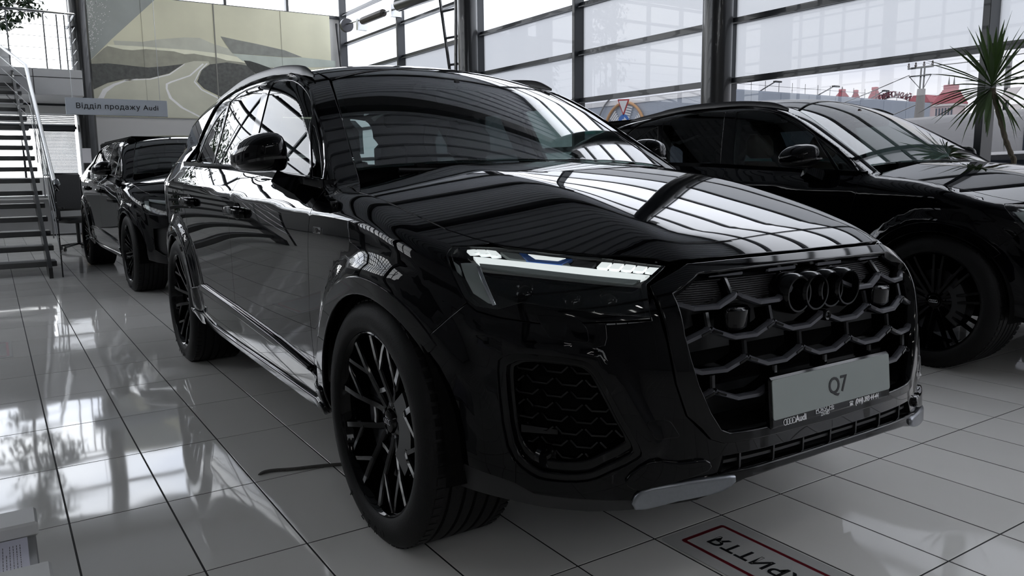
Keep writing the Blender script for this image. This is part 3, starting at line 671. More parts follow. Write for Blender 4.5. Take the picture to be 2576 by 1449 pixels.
def dress(root, B, full=True, dlo=DLO, panes=PANES, rail=((-3.25, 1.60), (-3.1, 1.645), (-2.702, 1.682), (-2.453, 1.70), (-2.196, 1.708), (-1.943, 1.706), (-1.708, 1.698), (-1.479, 1.676), (-1.37, 1.655), (-1.27, 1.618)), res=.03, seatm=None):
    L, G, R = B.L, B.G, B.R
    sideL = lambda P: cast(R, P, 1, -1.5)                   # (x, z) on the right flank
    topc = lambda f, P: cast(f, P, 2, 2.2, -1)              # (x, y) seen from above
    fr = lambda P, f=L: cast(f, P, 0, 1.8, -1)              # (y, z) seen from the front
    # ---- bonnet
    half = [(.806, 0), (.803, -.15), (.797, -.29), (.784, -.40), (.765, -.462), (.64, -.580), (.527, -.660), (.410, -.740), (.372, -.758), (.318, -.783), (.23, -.815), (.074, -.845), (-.125, -.866), (-.30, -.872), (-.42, -.84), (-.455, -.77), (-.42, -.55), (-.37, -.25), (-.355, 0)]
    panel('hood', L, topc(L, half+[(x, -y) for x, y in half[-2:0:-1]]), (0, 0, -1), PAINT, root, res)
    # ---- flanks, right then left
    arcF = arch_pts(0, 44.5, 186); arcR = arch_pts(-B.wb, -4, 186)
    seam = [(.30, -.94, .68), (.323, -.932, .726), (.376, -.903, .775), (.436, -.877, .825), (.405, -.88, .86), (.372, -.886, .90), (.33, -.875, .945), (.312, -.846, .966), (.341, -.815, .967)]
    fen = list(sideL([p for p in arcF]))[1:]+list(sideL([(-.418, .345), (-.588, .345), (-.590, .675), (-.535, .893), (-.500, 1.033), (-.516, 1.085), (-.505, 1.12)]))+list(topc(L, [(-.42, -.85), (-.30, -.874), (-.125, -.868), (.074, -.847), (.23, -.817), (.318, -.785), (.372, -.76)]))+seam[::-1]
    panel('fender', R, fen, (0, .85, -.53), PAINT, root, res, mirror=True)
    fd = [(-.592, .40), (-.592, .675), (-.537, .893), (-.502, 1.033), (-.518, 1.085), (-.507, 1.118), (-.543, 1.137), (-1.2, 1.175), (-1.63, 1.199), (-1.605, 1.144), (-1.598, 1.08), (-1.645, .943), (-1.69, .70), (-1.705, .5), (-1.715, .40)]
    panel('front_door', R, sideL(fd), (0, 1, 0), PAINT, root, res, mirror=True)
    # rear door runs forward of and around the rear arch
    rd = [(-1.717, .40), (-1.707, .5), (-1.692, .70), (-1.647, .943), (-1.600, 1.08), (-1.607, 1.144), (-1.632, 1.199), (-1.783, 1.206), (-2.4, 1.226), (-2.62, 1.234), (-2.66, 1.10), (-2.66, .97), (-2.63, .78)]
    rd += [p for p in arch_pts(-B.wb, 38, -2, .445, 8)]+[(-2.55, .40)]
    panel('rear_door', R, sideL(rd), (0, 1, 0), PAINT, root, res, mirror=True)
    qp = [(-2.558, .40)]+[p for p in arch_pts(-B.wb, 0, 38, .440, 8)]+[(-2.635, .78), (-2.665, .97), (-2.665, 1.10), (-2.625, 1.234), (-3.0, 1.245), (-3.35, 1.25), (-3.62, 1.22), (-3.72, 1.0), (-3.74, .7), (-3.70, .45), (-3.42, .40)]+[p for p in arch_pts(-B.wb, 178, 2, .42, 26)]
    panel('rear_quarter_panel', R, sideL(qp), (0, 1, 0), PAINT, root, res, mirror=True)
    hatch = [(0, 1.30), (-.5, 1.30), (-.72, 1.26), (-.80, 1.0), (-.82, .7), (-.80, .40), (0, .40)]
    tail = cast(R, [(y, z) for y, z in hatch], 0, -4.6, 1); tail2 = [(x, -y, z) for x, y, z in tail[-2:0:-1]]
    panel('tailgate', R, list(tail)+tail2, (1, 0, 0), PAINT, root, .06)
    # ---- arch trims and liners, sills
    for cx in (0, -B.wb):
        ring = arch_pts(cx, -8 if cx else 42, 187, .418, 26)+arch_pts(cx, 187, -8 if cx else 42, .470, 26)
        panel('wheel_arch_trim', R, sideL(ring), (0, 1, 0), PAINT, root, res, off=.005, mirror=True, edge=.004)
        for s_ in (-1, 1):
            m = MB(); m.lathe([(.428, s_*.945), (.44, s_*.60), (.20, s_*.56), (.0, s_*.56)], 40, o=(cx, 0, .385)); m.f = [f for f in m.f if min(m.v[i][2] for i in f) > .30]
            m.obj('wheel_arch_liner', VOID, root)
    sill = [(-.60, .432), (-1.06, .470), (-1.73, .512), (-2.41, .546), (-2.545, .52), (-2.56, .40), (-2.60, .315), (-.455, .305), (-.44, .40)]
    panel('side_sill', R, sideL(sill), (0, 1, 0), PAINT, root, res, off=.016, mirror=True, edge=.006, flange=.03)
    strip = [(-.60, .436), (-1.06, .482), (-1.73, .526), (-2.40, .556), (-2.47, .535), (-2.41, .525), (-1.73, .497), (-1.06, .458)]
    panel('sill_trim', R, sideL(strip), (0, 1, 0), GLOSS, root, .04, off=.021, mirror=True, edge=.006, flange=.012)
    blade = [(-.45, .335), (-1.2, .338), (-1.75, .338), (-2.2, .345), (-2.58, .40), (-2.60, .318), (-.455, .302)]
    panel('sill_blade', R, sideL(blade), (0, 1, 0), GLOSS, root, .05, off=.030, mirror=True, edge=.006, flange=.05)
    # ---- cabin shell round the windows, dark window surround, panes
    edge = list(topc(G, [(-.60, -.762), (-.85, -.695), (-1.08, -.640), (-1.225, -.602), (-1.40, -.598), (-1.75, -.605), (-2.3, -.605), (-2.9, -.60), (-3.4, -.585), (-3.62, -.58)]))
    rear = list(sideL([(-3.72, 1.45), (-3.62, 1.25), (-3.35, 1.25)]))
    belt = list(sideL([(x, z-.003) for x, z in dlo[-1:-6:-1]]))+list(sideL([(-.505, 1.12), (-.43, 1.115)]))+list(topc(R, [(-.45, -.80), (-.535, -.775)]))
    shell = edge+rear+list(sideL([(-3.0, 1.243)]))+belt
    panel('body_side_frame', R, shell, (0, .80, -.60), PAINT, root, res*.42, holes=[sideL(dlo)], mirror=True)
    holes = [sideL(p) for p in panes.values()]
    inner = [tuple(p) for p in inset(np.array(dlo), .004)]
    panel('window_frame', G, sideL(inner), (0, 1, 0), GLOSS, root, res*.6, holes=holes, off=-.004, mirror=True, edge=.004)
    for k, (nm, p) in enumerate(panes.items()):
        panel('door_glass' if nm in ('front', 'rear') else 'quarter_glass', G, sideL(p), (0, 1, 0), SIDEGLASS if nm in ('front', 'vent') else PRIVACY, root, res*.5, off=-.008, gap=-.004, flange=0, mirror=True)
    bl = sideL([(-.49, 1.134), (-.543, 1.131), (-1.2, 1.168), (-1.783, 1.199), (-2.4, 1.219), (-3.0, 1.238)])
    up_ = sideL(dlo[:52])
    for s_ in (1, -1):
        q = lambda P: [(x, s_*y, z) for x, y, z in P]
        m = MB(); m.sweep(q(bl), [(-.010, -.013), (.010, -.015), (.013, 0), (.004, .015), (-.010, .013)]); m.obj('window_sill_trim', GLOSS, root, True)
        m = MB(); m.tube(q(up_), .0075, 6); m.obj('window_arch_trim', GLOSS, root, True)
    # ---- windscreen, roof
    base = [(-.545, -.772), (-.50, -.55), (-.455, -.28), (-.44, 0)]; top = [(-1.225, -.592), (-1.29, -.40), (-1.335, -.2), (-1.35, 0)]
    wsp = base+[(x, -y) for x, y in base[-2::-1]]; wsq = top+[(x, -y) for x, y in top[-2::-1]]
    ring = topc(G, wsp+wsq[::-1])
    panel('windscreen', G, ring, (.45, 0, -.89), WSGLASS, root, res, off=-.003, flange=.004)
    k = lambda P, s: [((x-s[0])*.965+s[0], y*.955) for x, y in P]
    panel('windscreen_border', G, ring, (.45, 0, -.89), GLOSS, root, .05, holes=[topc(G, k(wsp+wsq[::-1], (-.92, 0)))], off=-.010, flange=0)
    rf = [(-1.243, -.590), (-1.31, -.40), (-1.355, -.2), (-1.37, 0)]; rb = [(-3.62, -.575), (-3.68, -.3), (-3.70, 0)]
    sd = [(-1.40, -.592), (-1.75, -.60), (-2.3, -.60), (-2.9, -.595), (-3.4, -.58)]
    hp = rf[::-1]+sd+rb
    panel('roof', G, topc(G, hp+[(x, -y) for x, y in hp[-2:0:-1]]), (0, 0, -1), PAINT, root, res)
    bg_ = cast(G, [(0, 1.32), (-.5, 1.32), (-.66, 1.32), (-.60, 1.52), (-.52, 1.575), (0, 1.585)], 0, -4.6, 1)
    panel('rear_window', G, list(bg_)+[(x, -y, z) for x, y, z in bg_[-2:0:-1]], (1, 0, 0), PRIVACY, root, .08, off=-.004, flange=0)
    # roof rails on low feet
    for s_ in ((-1, 1) if rail else ()):
        P = curve([(x, s_*(.655-.02*max(0, -x-2.4)), z-.014) for x, z in rail], 4)
        m = MB(); m.sweep(P, [(-.013, -.034), (.013, -.034), (.011, .000), (.005, .008), (-.005, .008), (-.011, .000)], scale=[min(1, .3+.7*min(i, len(P)-1-i)/5) for i in range(len(P))])
        rr = m.obj('roof_rail', RAILB, root, True, 50)

    # ---- mirrors
    for s_ in (-1, 1):
        V = []; n = 20
        secs = [(.925, .01, .05, .035, -.01), (.940, .01, .095, .068, .0), (.965, .022, .128, .078, .010), (1.01, .012, .132, .080, .008), (1.055, -.004, .126, .072, .002), (1.088, -.022, .106, .056, -.006), (1.108, -.040, .072, .036, -.014), (1.116, -.052, .026, .014, -.018)]
        for (y, cx, rx, rz, dz) in secs:
            for k_ in range(n):
                a = 2*math.pi*k_/n; c, q = math.cos(a), math.sin(a); e = lambda w, p: math.copysign(abs(w)**p, w)
                V.append((MX+cx+rx*e(c, .72)*(1 if c > 0 else .55), s_*y, MZ+dz+rz*e(q, .62)*(1. if q > 0 else .96)))
        F = [tuple(range(n))[::-1], tuple(range(len(V)-n, len(V)))]
        for i in range(len(secs)-1):
            for k_ in range(n): F.append((i*n+k_, i*n+(k_+1) % n, (i+1)*n+(k_+1) % n, (i+1)*n+k_))
        mm = MB().add(V, F).obj('wing_mirror', PAINT, root, True, 180)
        sub = mm.modifiers.new('soft', 'SUBSURF'); sub.levels = sub.render_levels = 1
        m = MB(); P = []
        for (y, cx, rx, rz, dz) in secs[1:7]: P.append((MX+cx+rx*.985, s_*y, MZ-.022+dz))
        m.sweep(P, [(-.006, -.005), (.003, -.004), (.003, .004), (-.006, .005)]); m.obj('turn_signal', mat('smoked_signal_lens', (.02, .02, .02), .15, coat=.6, noise=(900, .9)), mm, True)
        m = MB(); m.sweep([(MX+.09, s_*.885, 1.105), (MX+.06, s_*.925, 1.125), (MX+.03, s_*.965, 1.150)], [(-.035, -.055), (.035, -.055), (.028, .05), (-.028, .05)], up=(1, 0, 0), scale=[1.25, 1, .9]); m.obj('mirror_arm', GLOSS, mm, True, 40)
    # ---- door handles
    for (x0, x1, z) in ((-1.60, -1.36, 1.0), (-2.62, -2.38, 1.02)):
        for s_ in (-1, 1):
            yw = s_*(float(B.W(np.array((x0+x1)/2), np.array(z)))+.002)
            V = curve([(x0, yw, z), (x0+.03, yw+s_*.032, z+.001), (x1-.03, yw+s_*.032, z-.004), (x1, yw, z-.006)], 4)
            m = MB(); m.sweep(V, [(-.008, -.017), (.004, -.019), (.010, 0), (.004, .019), (-.008, .017)]); h = m.obj('door_handle', PAINT, root, True, 50)
            m = MB(); m.lathe([(.062, 0), (.055, -s_*.0), (.0, -.001)], 28, o=((x0+x1)/2, yw, z+.004)); m.v = [(v[0], v[1], (v[2]-z)*.62+z) for v in m.v]; m.obj('handle_recess', GLOSS, h, True)
    m = MB(); m.box((-.74, -.56, 1.06), (-.485, .56, 1.203), .01); m.obj('cowl', VOID, root)
    for s_ in (-1, 1): m = MB(); m.box((-.76, min(s_*.55, s_*.80), 1.06), (-.565, max(s_*.55, s_*.80), 1.200), .01); m.obj('cowl_end', VOID, root)
    make_interior(root, B, seatm or LEATHER)
    m = MB(); m.box((-4.0, -.56, .27), (.50, .56, .335)); m.box((-2.55, -.86, .29), (-.46, .86, .335)); m.box((.49, -.55, .36), (.80, .55, .40)); m.obj('underbody', VOID, root)
    m = MB(); m.box((-.42, -.55, .34), (.64, .55, .90)); m.box((-.62, -.87, .50), (-.46, .87, 1.10)); m.box((-.45, -.75, .90), (.30, .75, .98)); m.box((-.52, -.72, .98), (-.36, .72, 1.13)); m.obj('engine_bay', VOID, root)

# ---------------------------------------------------------------- front end of the large sport utility car
def clip_in(P, poly):
    q = dense(P, .006, False); ok = inpoly(q, poly); runs = []; cur = []
    for p, o in zip(q, ok):
        if o: cur.append(tuple(p))
        elif cur: runs.append(cur); cur = []
    if cur: runs.append(cur)
    out = []
    for r in runs:                         # keep the original corners only
        keep = [r[0]]+[p for p in r[1:-1] if any(abs(p[0]-a[0])+abs(p[1]-a[1]) < 1e-6 for a in P)]+[r[-1]]
        if abs(r[0][0]-r[-1][0])+abs(r[0][1]-r[-1][1]) > .012: out.append(keep)
    return out
def q7_front(root, B):
    L = B.L; fr = lambda P, f=L: cast(f, P, 0, 1.8, -1)
    both = lambda h: h+[(-y, z) for y, z in h[-2:0:-1]]
    outer = [(0, .478), (-.108, .481), (-.322, .483), (-.415, .486), (-.452, .500), (-.476, .53), (-.512, .565), (-.536, .647), (-.548, .752), (-.552, .86), (-.548, .884), (-.43, .930), (-.30, .933), (0, .934)]
    inner = [(0, .503), (-.30, .503), (-.400, .506), (-.426, .518), (-.455, .565), (-.485, .637), (-.503, .707), (-.512, .765), (-.512, .864), (-.418, .909), (-.3, .912), (0, .913)]
    I2 = np.array(both(inner))
    panel('grille_frame', L, fr(both(outer)), (-1, 0, 0), GLOSS, root, .025, holes=[fr(both(inner))], off=.006, edge=.005, flange=.03)
    # recess walls and back of the grille
    P = fr(both(inner)); m = MB(); n = len(P)
    V = [tuple(p+[.004, 0, 0]) for p in P]+[(p[0]-.10, p[1]*.97, .5*(.71+p[2])+.5*(p[2]-.71)*.97) for p in P]
    m.add(V, [(i, (i+1) % n, n+(i+1) % n, n+i) for i in range(n)]+[tuple(range(n, 2*n))]); m.obj('grille_recess', VOID, root)
    # honeycomb of the grille: troughs, uprights, caps
    f15 = lambda p: L(p)+.012
    rows = [(.900, 1), (.822, 0), (.743, 1), (.664, 0), (.587, 1)]
    def bar(path, prof, nm, M):
        for run in clip_in(path, I2):
            X = fr([(y, z) for y, z in run], f15)
            b = MB().sweep([tuple(p) for p in X], prof, up=(1, 0, 0)).obj(nm, GLOSS if M is SATIN else M, root)
            if M is SATIN: MB().sweep([tuple(p) for p in X], [(-.0074, -.012), (-.0072, -.005), (-.0044, .0043), (.0044, .0043), (.0072, -.005), (.0074, -.012)], up=(1, 0, 0)).obj('trough_face', SATIN, b)
    tr = [(-.0072, -.05), (-.0072, -.005), (-.0042, .004), (.0042, .004), (.0072, -.005), (.0072, -.05)]
    vr = [(-.0085, -.05), (-.0085, -.008), (-.005, -.003), (.005, -.003), (.0085, -.008), (.0085, -.05)]
    for k, (zb, odd) in enumerate(rows):
        for mI in range(-3, 4):
            c = .212*mI+(.106 if odd else 0)
            if abs(c) > .56: continue
            if k == 0:
                bar([(c-.082, zb+.014), (c-.055, zb-.003), (c+.055, zb-.003), (c+.082, zb+.014)], tr, 'grille_cap', SATIN)
                bar([(c+.004*np.sign(c), zb-.010), (c+.010*np.sign(c), .852)], vr, 'grille_upright', GLOSS)
                continue
            if k == 1 and abs(c) < .05: continue
            if k == 4 and abs(c) < .25: continue
            bar([(c-.104, zb+.028), (c-.092, zb+.020), (c-.036, zb), (c+.036, zb), (c+.092, zb+.020), (c+.104, zb+.028)], tr, 'grille_trough', SATIN)
            if k < 4 and (k != 3 or abs(c) > -1): bar([(c, zb-.010), (c, rows[k+1][0]+.030)], vr, 'grille_upright', GLOSS)
            if k < 4:
                for s_ in (-1, 1): bar([(c+s_*.004, rows[k+1][0]+.024), (c+s_*.030, rows[k+1][0]+.014)], [(-.003, -.01), (-.003, .007), (.003, .007), (.003, -.01)], 'grille_accent', GLOSS)
    # closed radiator shutters between cap row and first troughs
    m = MB()
    for i in range(17):
        z = .828+i*.0052; yy = np.linspace(-.50, .50, 15); yy = yy[inpoly(np.stack([yy, yy*0+z], 1), I2)]; X = [tuple(p-[.055, 0, 0]) for p in fr([(y, z) for y in yy])] if len(yy) else []
        if len(X) > 2: m.sweep(X, [(-.0016, -.004), (.0016, -.004), (.0016, .004), (-.0016, .004)], up=(1, 0, 0))
    m.obj('radiator_shutter', mat('dark_grey_slats', (.035, .035, .038), .45, noise=(50, .1)), root)
    m = MB(); m.box((.78, -.46, .695), (.80, .46, .84)); m.box((.80, -.42, .52), (.82, .42, .60)); m.obj('radiator', mat('radiator_black', (.006, .007, .008), .5, noise=(400, .3)), root)
    for s_ in (-1, 1):                     # square sensors behind the first row
        x = float(fr([(s_*.318, .785)])[0][0])
        m = MB(); V = []
        for z in (.757, .765, .808, .812):
            for y in np.linspace(-.042, .042, 7): V.append((x-.015-8*y*y+(-.006 if z in (.757, .812) else 0), s_*.318+y, z))
        m.add(V, [(i*7+j, i*7+j+1, i*7+8+j, i*7+7+j) for i in range(3) for j in range(6)]); m.box((x-.08, s_*.318-.044, .752), (x-.03, s_*.318+.044, .817), .006)
        m.obj('distance_sensor', GLOSS, root, True, 50)
    # emblem, camera
    rings_emblem(root, (.893, 0, .832), .0515, .0095, .0715, GLOSS, .055, 0)
    m = MB(); m.lathe([(.0, .0), (.006, 0), (.008, -.004), (.013, -.006), (.016, 0), (.016, .03)], 20, axis='x'); m.v = [(-v[0]+.905, v[1]+.006, v[2]+.764) for v in m.v]; m.obj('front_camera', GLOSS, root, True)
    # licence plate
    pm = frame((.945, -.003, .565), (0, 1, 0), (-.10, 0, 1))
    m = MB(); m.box((-.268, -.068, -.02), (.268, .068, .002), .006); m.v = [tuple(pm@Vector(v)) for v in m.v]; pl = m.obj('licence_plate_holder', GLOSS, root)
    m = MB(); m.prism(rounded([(-.262, -.044), (.262, -.044), (.262, .062), (-.262, .062)], .008), lambda a, b, t: tuple(pm@Vector((a, b, t))), .0005, .0045)
    m.obj('licence_plate', mat('grey_licence_plate', (.27, .30, .285), .38, noise=(12, .05)), pl)
    ink = mat('black_ink', (.006, .006, .008), .5); wink = mat('white_ink', (.75, .75, .76), .5)
    T = lambda b, s, x, y, M, **k: text_obj(b, s, M, pl, pm@Matrix.Translation((x, y, .0052 if y > -.04 else .003)), **k)
    T('Q7', .064, .012, .006, ink, bold=.0006)
    T('Audi', .024, -.150, -.0565, wink, bold=.0006); T('PORSCHE', .019, -.046, -.0500, wink, spacing=1.0); T('ZAHID', .0125, -.046, -.0630, wink); T('(044) 393 44 44', .020, .148, -.055, wink, bold=.0006, shear=.2, spacing=.88)
    m = MB(); m.box((-.086, -.0578, .002), (-.006, -.0570, .0034)); m.v = [tuple(pm@Vector(v)) for v in m.v]; m.obj('lettering', wink, pl)
    for k in range(4):
        m = MB(); m.lathe([(.0068, -.0004), (.0084, -.0004), (.0084, .0008), (.0068, .0008)], 20, axis='z', close=True, o=(-.214+k*.0112, -.0565, .0028)); m.v = [tuple(pm@Vector(v)) for v in m.v]; m.obj('emblem_ring', wink, pl)
    m = MB(); m.prism([(.066, -.0615), (.082, -.0615), (.0795, -.054), (.0685, -.054)], lambda a, b, t: tuple(pm@Vector((a, b, t))), .002, .0034); m.prism([(.064, -.0525), (.067, -.0495), (.081, -.0495), (.084, -.0525), (.0805, -.0535), (.079, -.0515), (.069, -.0515), (.0675, -.0535)], lambda a, b, t: tuple(pm@Vector((a, b, t))), .002, .0034)
    m.obj('telephone_symbol', wink, pl)
    # ---- bumper skin with the side intakes cut out
    intake = curve([(.53, -.845, .655), (.552, -.833, .695), (.60, -.808, .709), (.716, -.727, .706), (.748, -.700, .690), (.768, -.683, .655), (.812, -.641, .542), (.836, -.614, .474), (.825, -.632, .45), (.79, -.676, .421), (.751, -.717, .394), (.678, -.771, .383), (.615, -.803, .391), (.557, -.835, .452)], 3, True)
    arcs = [tuple(p) for p in cast(B.R, arch_pts(0, -8, 43, .42, 10), 1, -1.5)]
    bump = [(.944, 0, .4765), (.942, -.108, .4795), (.934, -.322, .4815), (.917, -.417, .4845), (.907, -.454, .499), (.892, -.479, .529), (.885, -.515, .564), (.869, -.5385, .647), (.849, -.5505, .752), (.80, -.5545, .86), (.81, -.572, .83), (.823, -.577, .801), (.72, -.70, .793), (.627, -.782, .786), (.536, -.836, .792), (.467, -.867, .803), (.438, -.879, .822), (.376, -.905, .772), (.323, -.934, .723)]+arcs[::-1]
    bump += [(.43, -.89, .38), (.49, -.871, .37), (.581, -.824, .357), (.631, -.798, .339), (.749, -.719, .347), (.838, -.623, .352), (.88, -.55, .375), (.90, -.47, .40), (.915, -.43, .41), (.921, -.418, .450), (.945, -.109, .448), (.947, 0, .447)]
    panel('front_bumper', B.Lb, bump, (-.80, .60, 0), PAINT, root, .022, holes=[intake], sym=True, gap=.0014)
    # intake: stepped frame, dark pocket, scale pattern, fin
    ip = np.array(intake); cen = ip.mean(0)
    shr = lambda k, dz=0: [tuple(cen+(p-cen)*k+np.array([0, 0, dz])) for p in ip]
    panel('intake_frame', L, shr(.995), (-.80, .60, 0), GLOSS, root, .03, holes=[shr(.90)], off=-.010, edge=.006, flange=.05, mirror=True)
    panel('intake_frame', L, shr(.90), (-.80, .60, 0), GLOSS, root, .03, holes=[shr(.80, .01)], off=-.030, edge=.006, flange=.05, mirror=True)
    panel('intake_pocket', L, shr(.98), (-.80, .60, 0), VOID, root, .05, off=-.085, flange=0, mirror=True)
    dd = np.array((-.8, .6, 0)); u_ = np.array((.6, .8, 0)); fi = lambda p: L(p)+.05
    def onin(q, f=fi):                     # (a, z): a runs along the corner, inboard positive
        q = np.atleast_2d(q); return march(f, cen*[1, 1, 0]+q[:, :1]*u_+q[:, 1:]*[0, 0, 1]-dd*.8, dd, 0, 1.6, 60)
    pol = np.array([((p-cen)@u_, p[2]) for p in np.array(shr(.80, .01))])
    runs = []
    for r in range(8):
        z = .435+r*.032
        for c in range(-3, 4):
            a = c*.075+(.0375 if r % 2 else 0); runs += clip_in([(a-.034, z+.016), (a-.018, z), (a+.018, z), (a+.034, z+.016)], pol)
    pts = onin([q for r in runs for q in r]); K0, K1 = onin((-.125, .505), lambda p: L(p)+.02)[0], onin((-.03, .50), lambda p: L(p)+.06)[0]; K2 = onin((-.06, .437), lambda p: L(p)+.03)[0]
    for s_ in (1, -1):
        m = MB(); k = 0; f_ = np.array([1, s_, 1])
        for r in runs:
            m.sweep([tuple(p*f_) for p in pts[k:k+len(r)]], [(-.0022, -.012), (-.0022, .004), (.0022, .004), (.0022, -.012)], up=(.8, -.6*s_, 0)); k += len(r)
        o = m.obj('intake_mesh', GLOSS, root); o['kind'] = 'stuff'
        m = MB(); A, Bq = K0*f_, K1*f_
        m.add([A+[0, 0, .010], Bq+[0, 0, .003], A+[0, 0, -.010], Bq+[0, 0, -.010], A+[-.03, .02*s_, .010], A+[-.03, .02*s_, -.010]], [(0, 1, 3, 2), (0, 4, 1), (2, 3, 5), (0, 2, 5, 4), (1, 4, 5, 3)]); m.obj('intake_fin', GLOSS, root)
        m = MB(); m.lathe([(0, .0), (.02, .002), (.028, .006), (.03, -.01)], 24, axis='x', o=K2*f_); m.obj('parking_lamp', GLOSS, root, True)
    # covers let into the skin
    panel('washer_cover', B.Lb, rounded([(.619, -.782, .808), (.697, -.72, .81), (.728, -.703, .785), (.738, -.703, .746), (.659, -.767, .752)], .012), (-.8, .6, 0), PAINT, root, .03, off=.0016, mirror=True)
    panel('tow_eye_cover', B.Lb, rounded([(.838, -.604, .556), (.868, -.552, .555), (.882, -.527, .51), (.853, -.584, .508)], .012), (-.8, .6, 0), PAINT, root, .03, off=.0012, mirror=True)
    # lower opening, lip, silver blades, chin
    sl = [(0, .4465), (-.109, .4475), (-.414, .4495), (-.425, .41), (-.36, .409), (0, .411)]
    P = fr(both(sl)); m = MB(); n = len(P)
    m.add([tuple(p) for p in P]+[tuple(p-[.05, 0, 0]) for p in P], [(i, (i+1) % n, n+(i+1) % n, n+i) for i in range(n)]+[tuple(range(n, 2*n))]); m.obj('lower_opening', MATTE, root)
    for i in range(-3, 4):
        m = MB(); x = float(fr([(i*.12, .43)])[0][0]); m.box((x-.05, i*.12-.003, .410), (x-.006, i*.12+.003, .450)); m.obj('opening_divider', MATTE, root)
    m = MB(); m.sweep([(float(fr([(y, .43)])[0][0])-.02, y, .430) for y in np.linspace(-.41, .41, 13)], [(-.004, -.012), (.004, -.012), (.004, .008), (-.004, .008)], up=(1, 0, 0)); m.obj('opening_louvre', MATTE, root)
    lp = [(0, .4085), (-.25, .4085), (-.36, .407), (-.42, .4065), (-.50, .398), (-.58, .372), (-.628, .350), (-.60, .343), (-.50, .352), (-.43, .372), (-.36, .388), (-.25, .394), (0, .396)]
    panel('front_lip', L, fr(both(lp)), (-1, 0, 0), GLOSS, root, .025, off=.008, edge=.006, flange=.06)
    bl = [(.842, -.620, .378), (.884, -.544, .394), (.91, -.47, .399), (.932, -.39, .396), (.925, -.43, .372), (.885, -.544, .358), (.832, -.632, .336)]
    panel('lip_blade', L, curve(bl, 3, True), (-.9, .43, 0), SILVER, root, .02, off=.016, edge=.008, flange=.05, mirror=True)
    ch = [tuple(p) for p in cast(L, [(.40, .388)], 1, -1.5)]+[(.49, -.871, .368), (.581, -.824, .355), (.631, -.798, .337), (.749, -.719, .345), (.838, -.623, .350), (.83, -.633, .325), (.749, -.719, .312), (.629, -.797, .304), (.478, -.865, .302)]+[tuple(p) for p in cast(L, [(.40, .30)], 1, -1.5)]
    panel('chin_spoiler', L, ch, (-.7, .71, 0), MATTE, root, .03, off=-.006, mirror=True, flange=.08)
    # wing-shaped corner pieces beside the lip
    wg = [(.815, -.648, .405), (.848, -.600, .452), (.885, -.534, .446), (.908, -.47, .447), (.905, -.46, .425), (.87, -.56, .40), (.838, -.620, .383)]
    panel('corner_winglet', L, curve(wg, 3, True), (-.85, .52, 0), PAINT, root, .02, off=.012, edge=.006, flange=.03, mirror=True)
    # ---- headlights
    dH = (-.75, .66, 0)
    lens = [(.325, -.872, .948), (.313, -.843, .965), (.341, -.815, .965), (.415, -.743, .963), (.533, -.663, .951), (.647, -.582, .943), (.768, -.476, .925), (.777, -.552, .884), (.820, -.576, .808), (.715, -.698, .823), (.579, -.80, .836), (.525, -.834, .815), (.465, -.865, .818), (.43, -.88, .838), (.38, -.885, .896)]
    body = lens[:8]+[(.822, -.578, .803), (.72, -.70, .795), (.627, -.782, .788), (.536, -.836, .794), (.467, -.867, .805), (.436, -.879, .825), (.378, -.886, .896)]
    for hs in (1, -1):
        t = (lambda P: P) if hs == 1 else mir
        dd_ = (dH[0], dH[1]*hs, 0)
        hb = panel('headlight', L, t(body), dd_, GLOSS, root, .03, off=-.034, flange=.02)
        nh = lambda nm, P, M, off, edge=.002, fl=.008: panel(nm, L, t([HL(q) for q in P]), dd_, M, hb, .02, off=off, edge=edge, flange=fl, gap=0)
        panel('headlight_bezel', L, t(body), dd_, GLOSS, hb, .03, holes=[t([tuple(np.array(p)*[1, 1, 1]+(np.array((.56, -.73, .885))-p)*.045) for p in lens])], off=-.006, flange=.03)
        nh('light_bar', [(370, 250), (800, 300), (1600, 375), (2290, 450), (2200, 490), (1600, 440), (800, 350), (440, 315)], WHITE_LED, -.016)
        nh('light_bar_lip', [(445, 322), (800, 358), (1600, 450), (2190, 500), (2110, 540), (1600, 490), (900, 410), (470, 350)], GREY_REFL, -.013)
        nh('reflector_band', [(640, 195), (830, 215), (960, 300), (1300, 330), (1380, 300), (1420, 350), (760, 275)], GREY_REFL, -.020)
        nh('blue_insert', [(870, 215), (940, 222), (1040, 285), (1290, 305), (1385, 275), (1440, 278), (1320, 330), (970, 300)], BLUE, -.016)
        nh('light_window', [(965, 228), (1380, 270), (1280, 298), (1050, 280)], WHITE_LED, -.017)
        nh('dark_plate', [(1480, 300), (1720, 300), (1650, 378), (1430, 350)], mat('grey_plate', (.06, .06, .065), .4, noise=(90, .1)), -.022)
        for k in range(3): x = 275+k*118; nh('daytime_light', [(x, 150+k*14), (x+95, 162+k*14), (x+150, 205+k*16), (x+60, 205+k*14)], WHITE_LED, -.014)
        for k in range(5): x = 1725+k*132; y = 308+k*11; nh('daytime_light', [(x+48, y), (x+150, y+6), (x+95, y+56), (x, y+50)], WHITE_LED, -.014)
        nh('side_reflector', [(240, 320), (400, 320), (440, 360), (600, 765), (540, 745), (380, 640), (300, 490)], GREY_REFL, -.018)
        nh('side_light_strip', [(420, 350), (452, 365), (618, 765), (592, 770)], CHROME, -.012)
        nh('marker_reflector', [(165, 300), (215, 340), (245, 440), (190, 390)], GREY_REFL, -.012)
        panel('headlight_lens', L, t(lens), dd_, LENS, hb, .025, off=-.001, flange=.004)
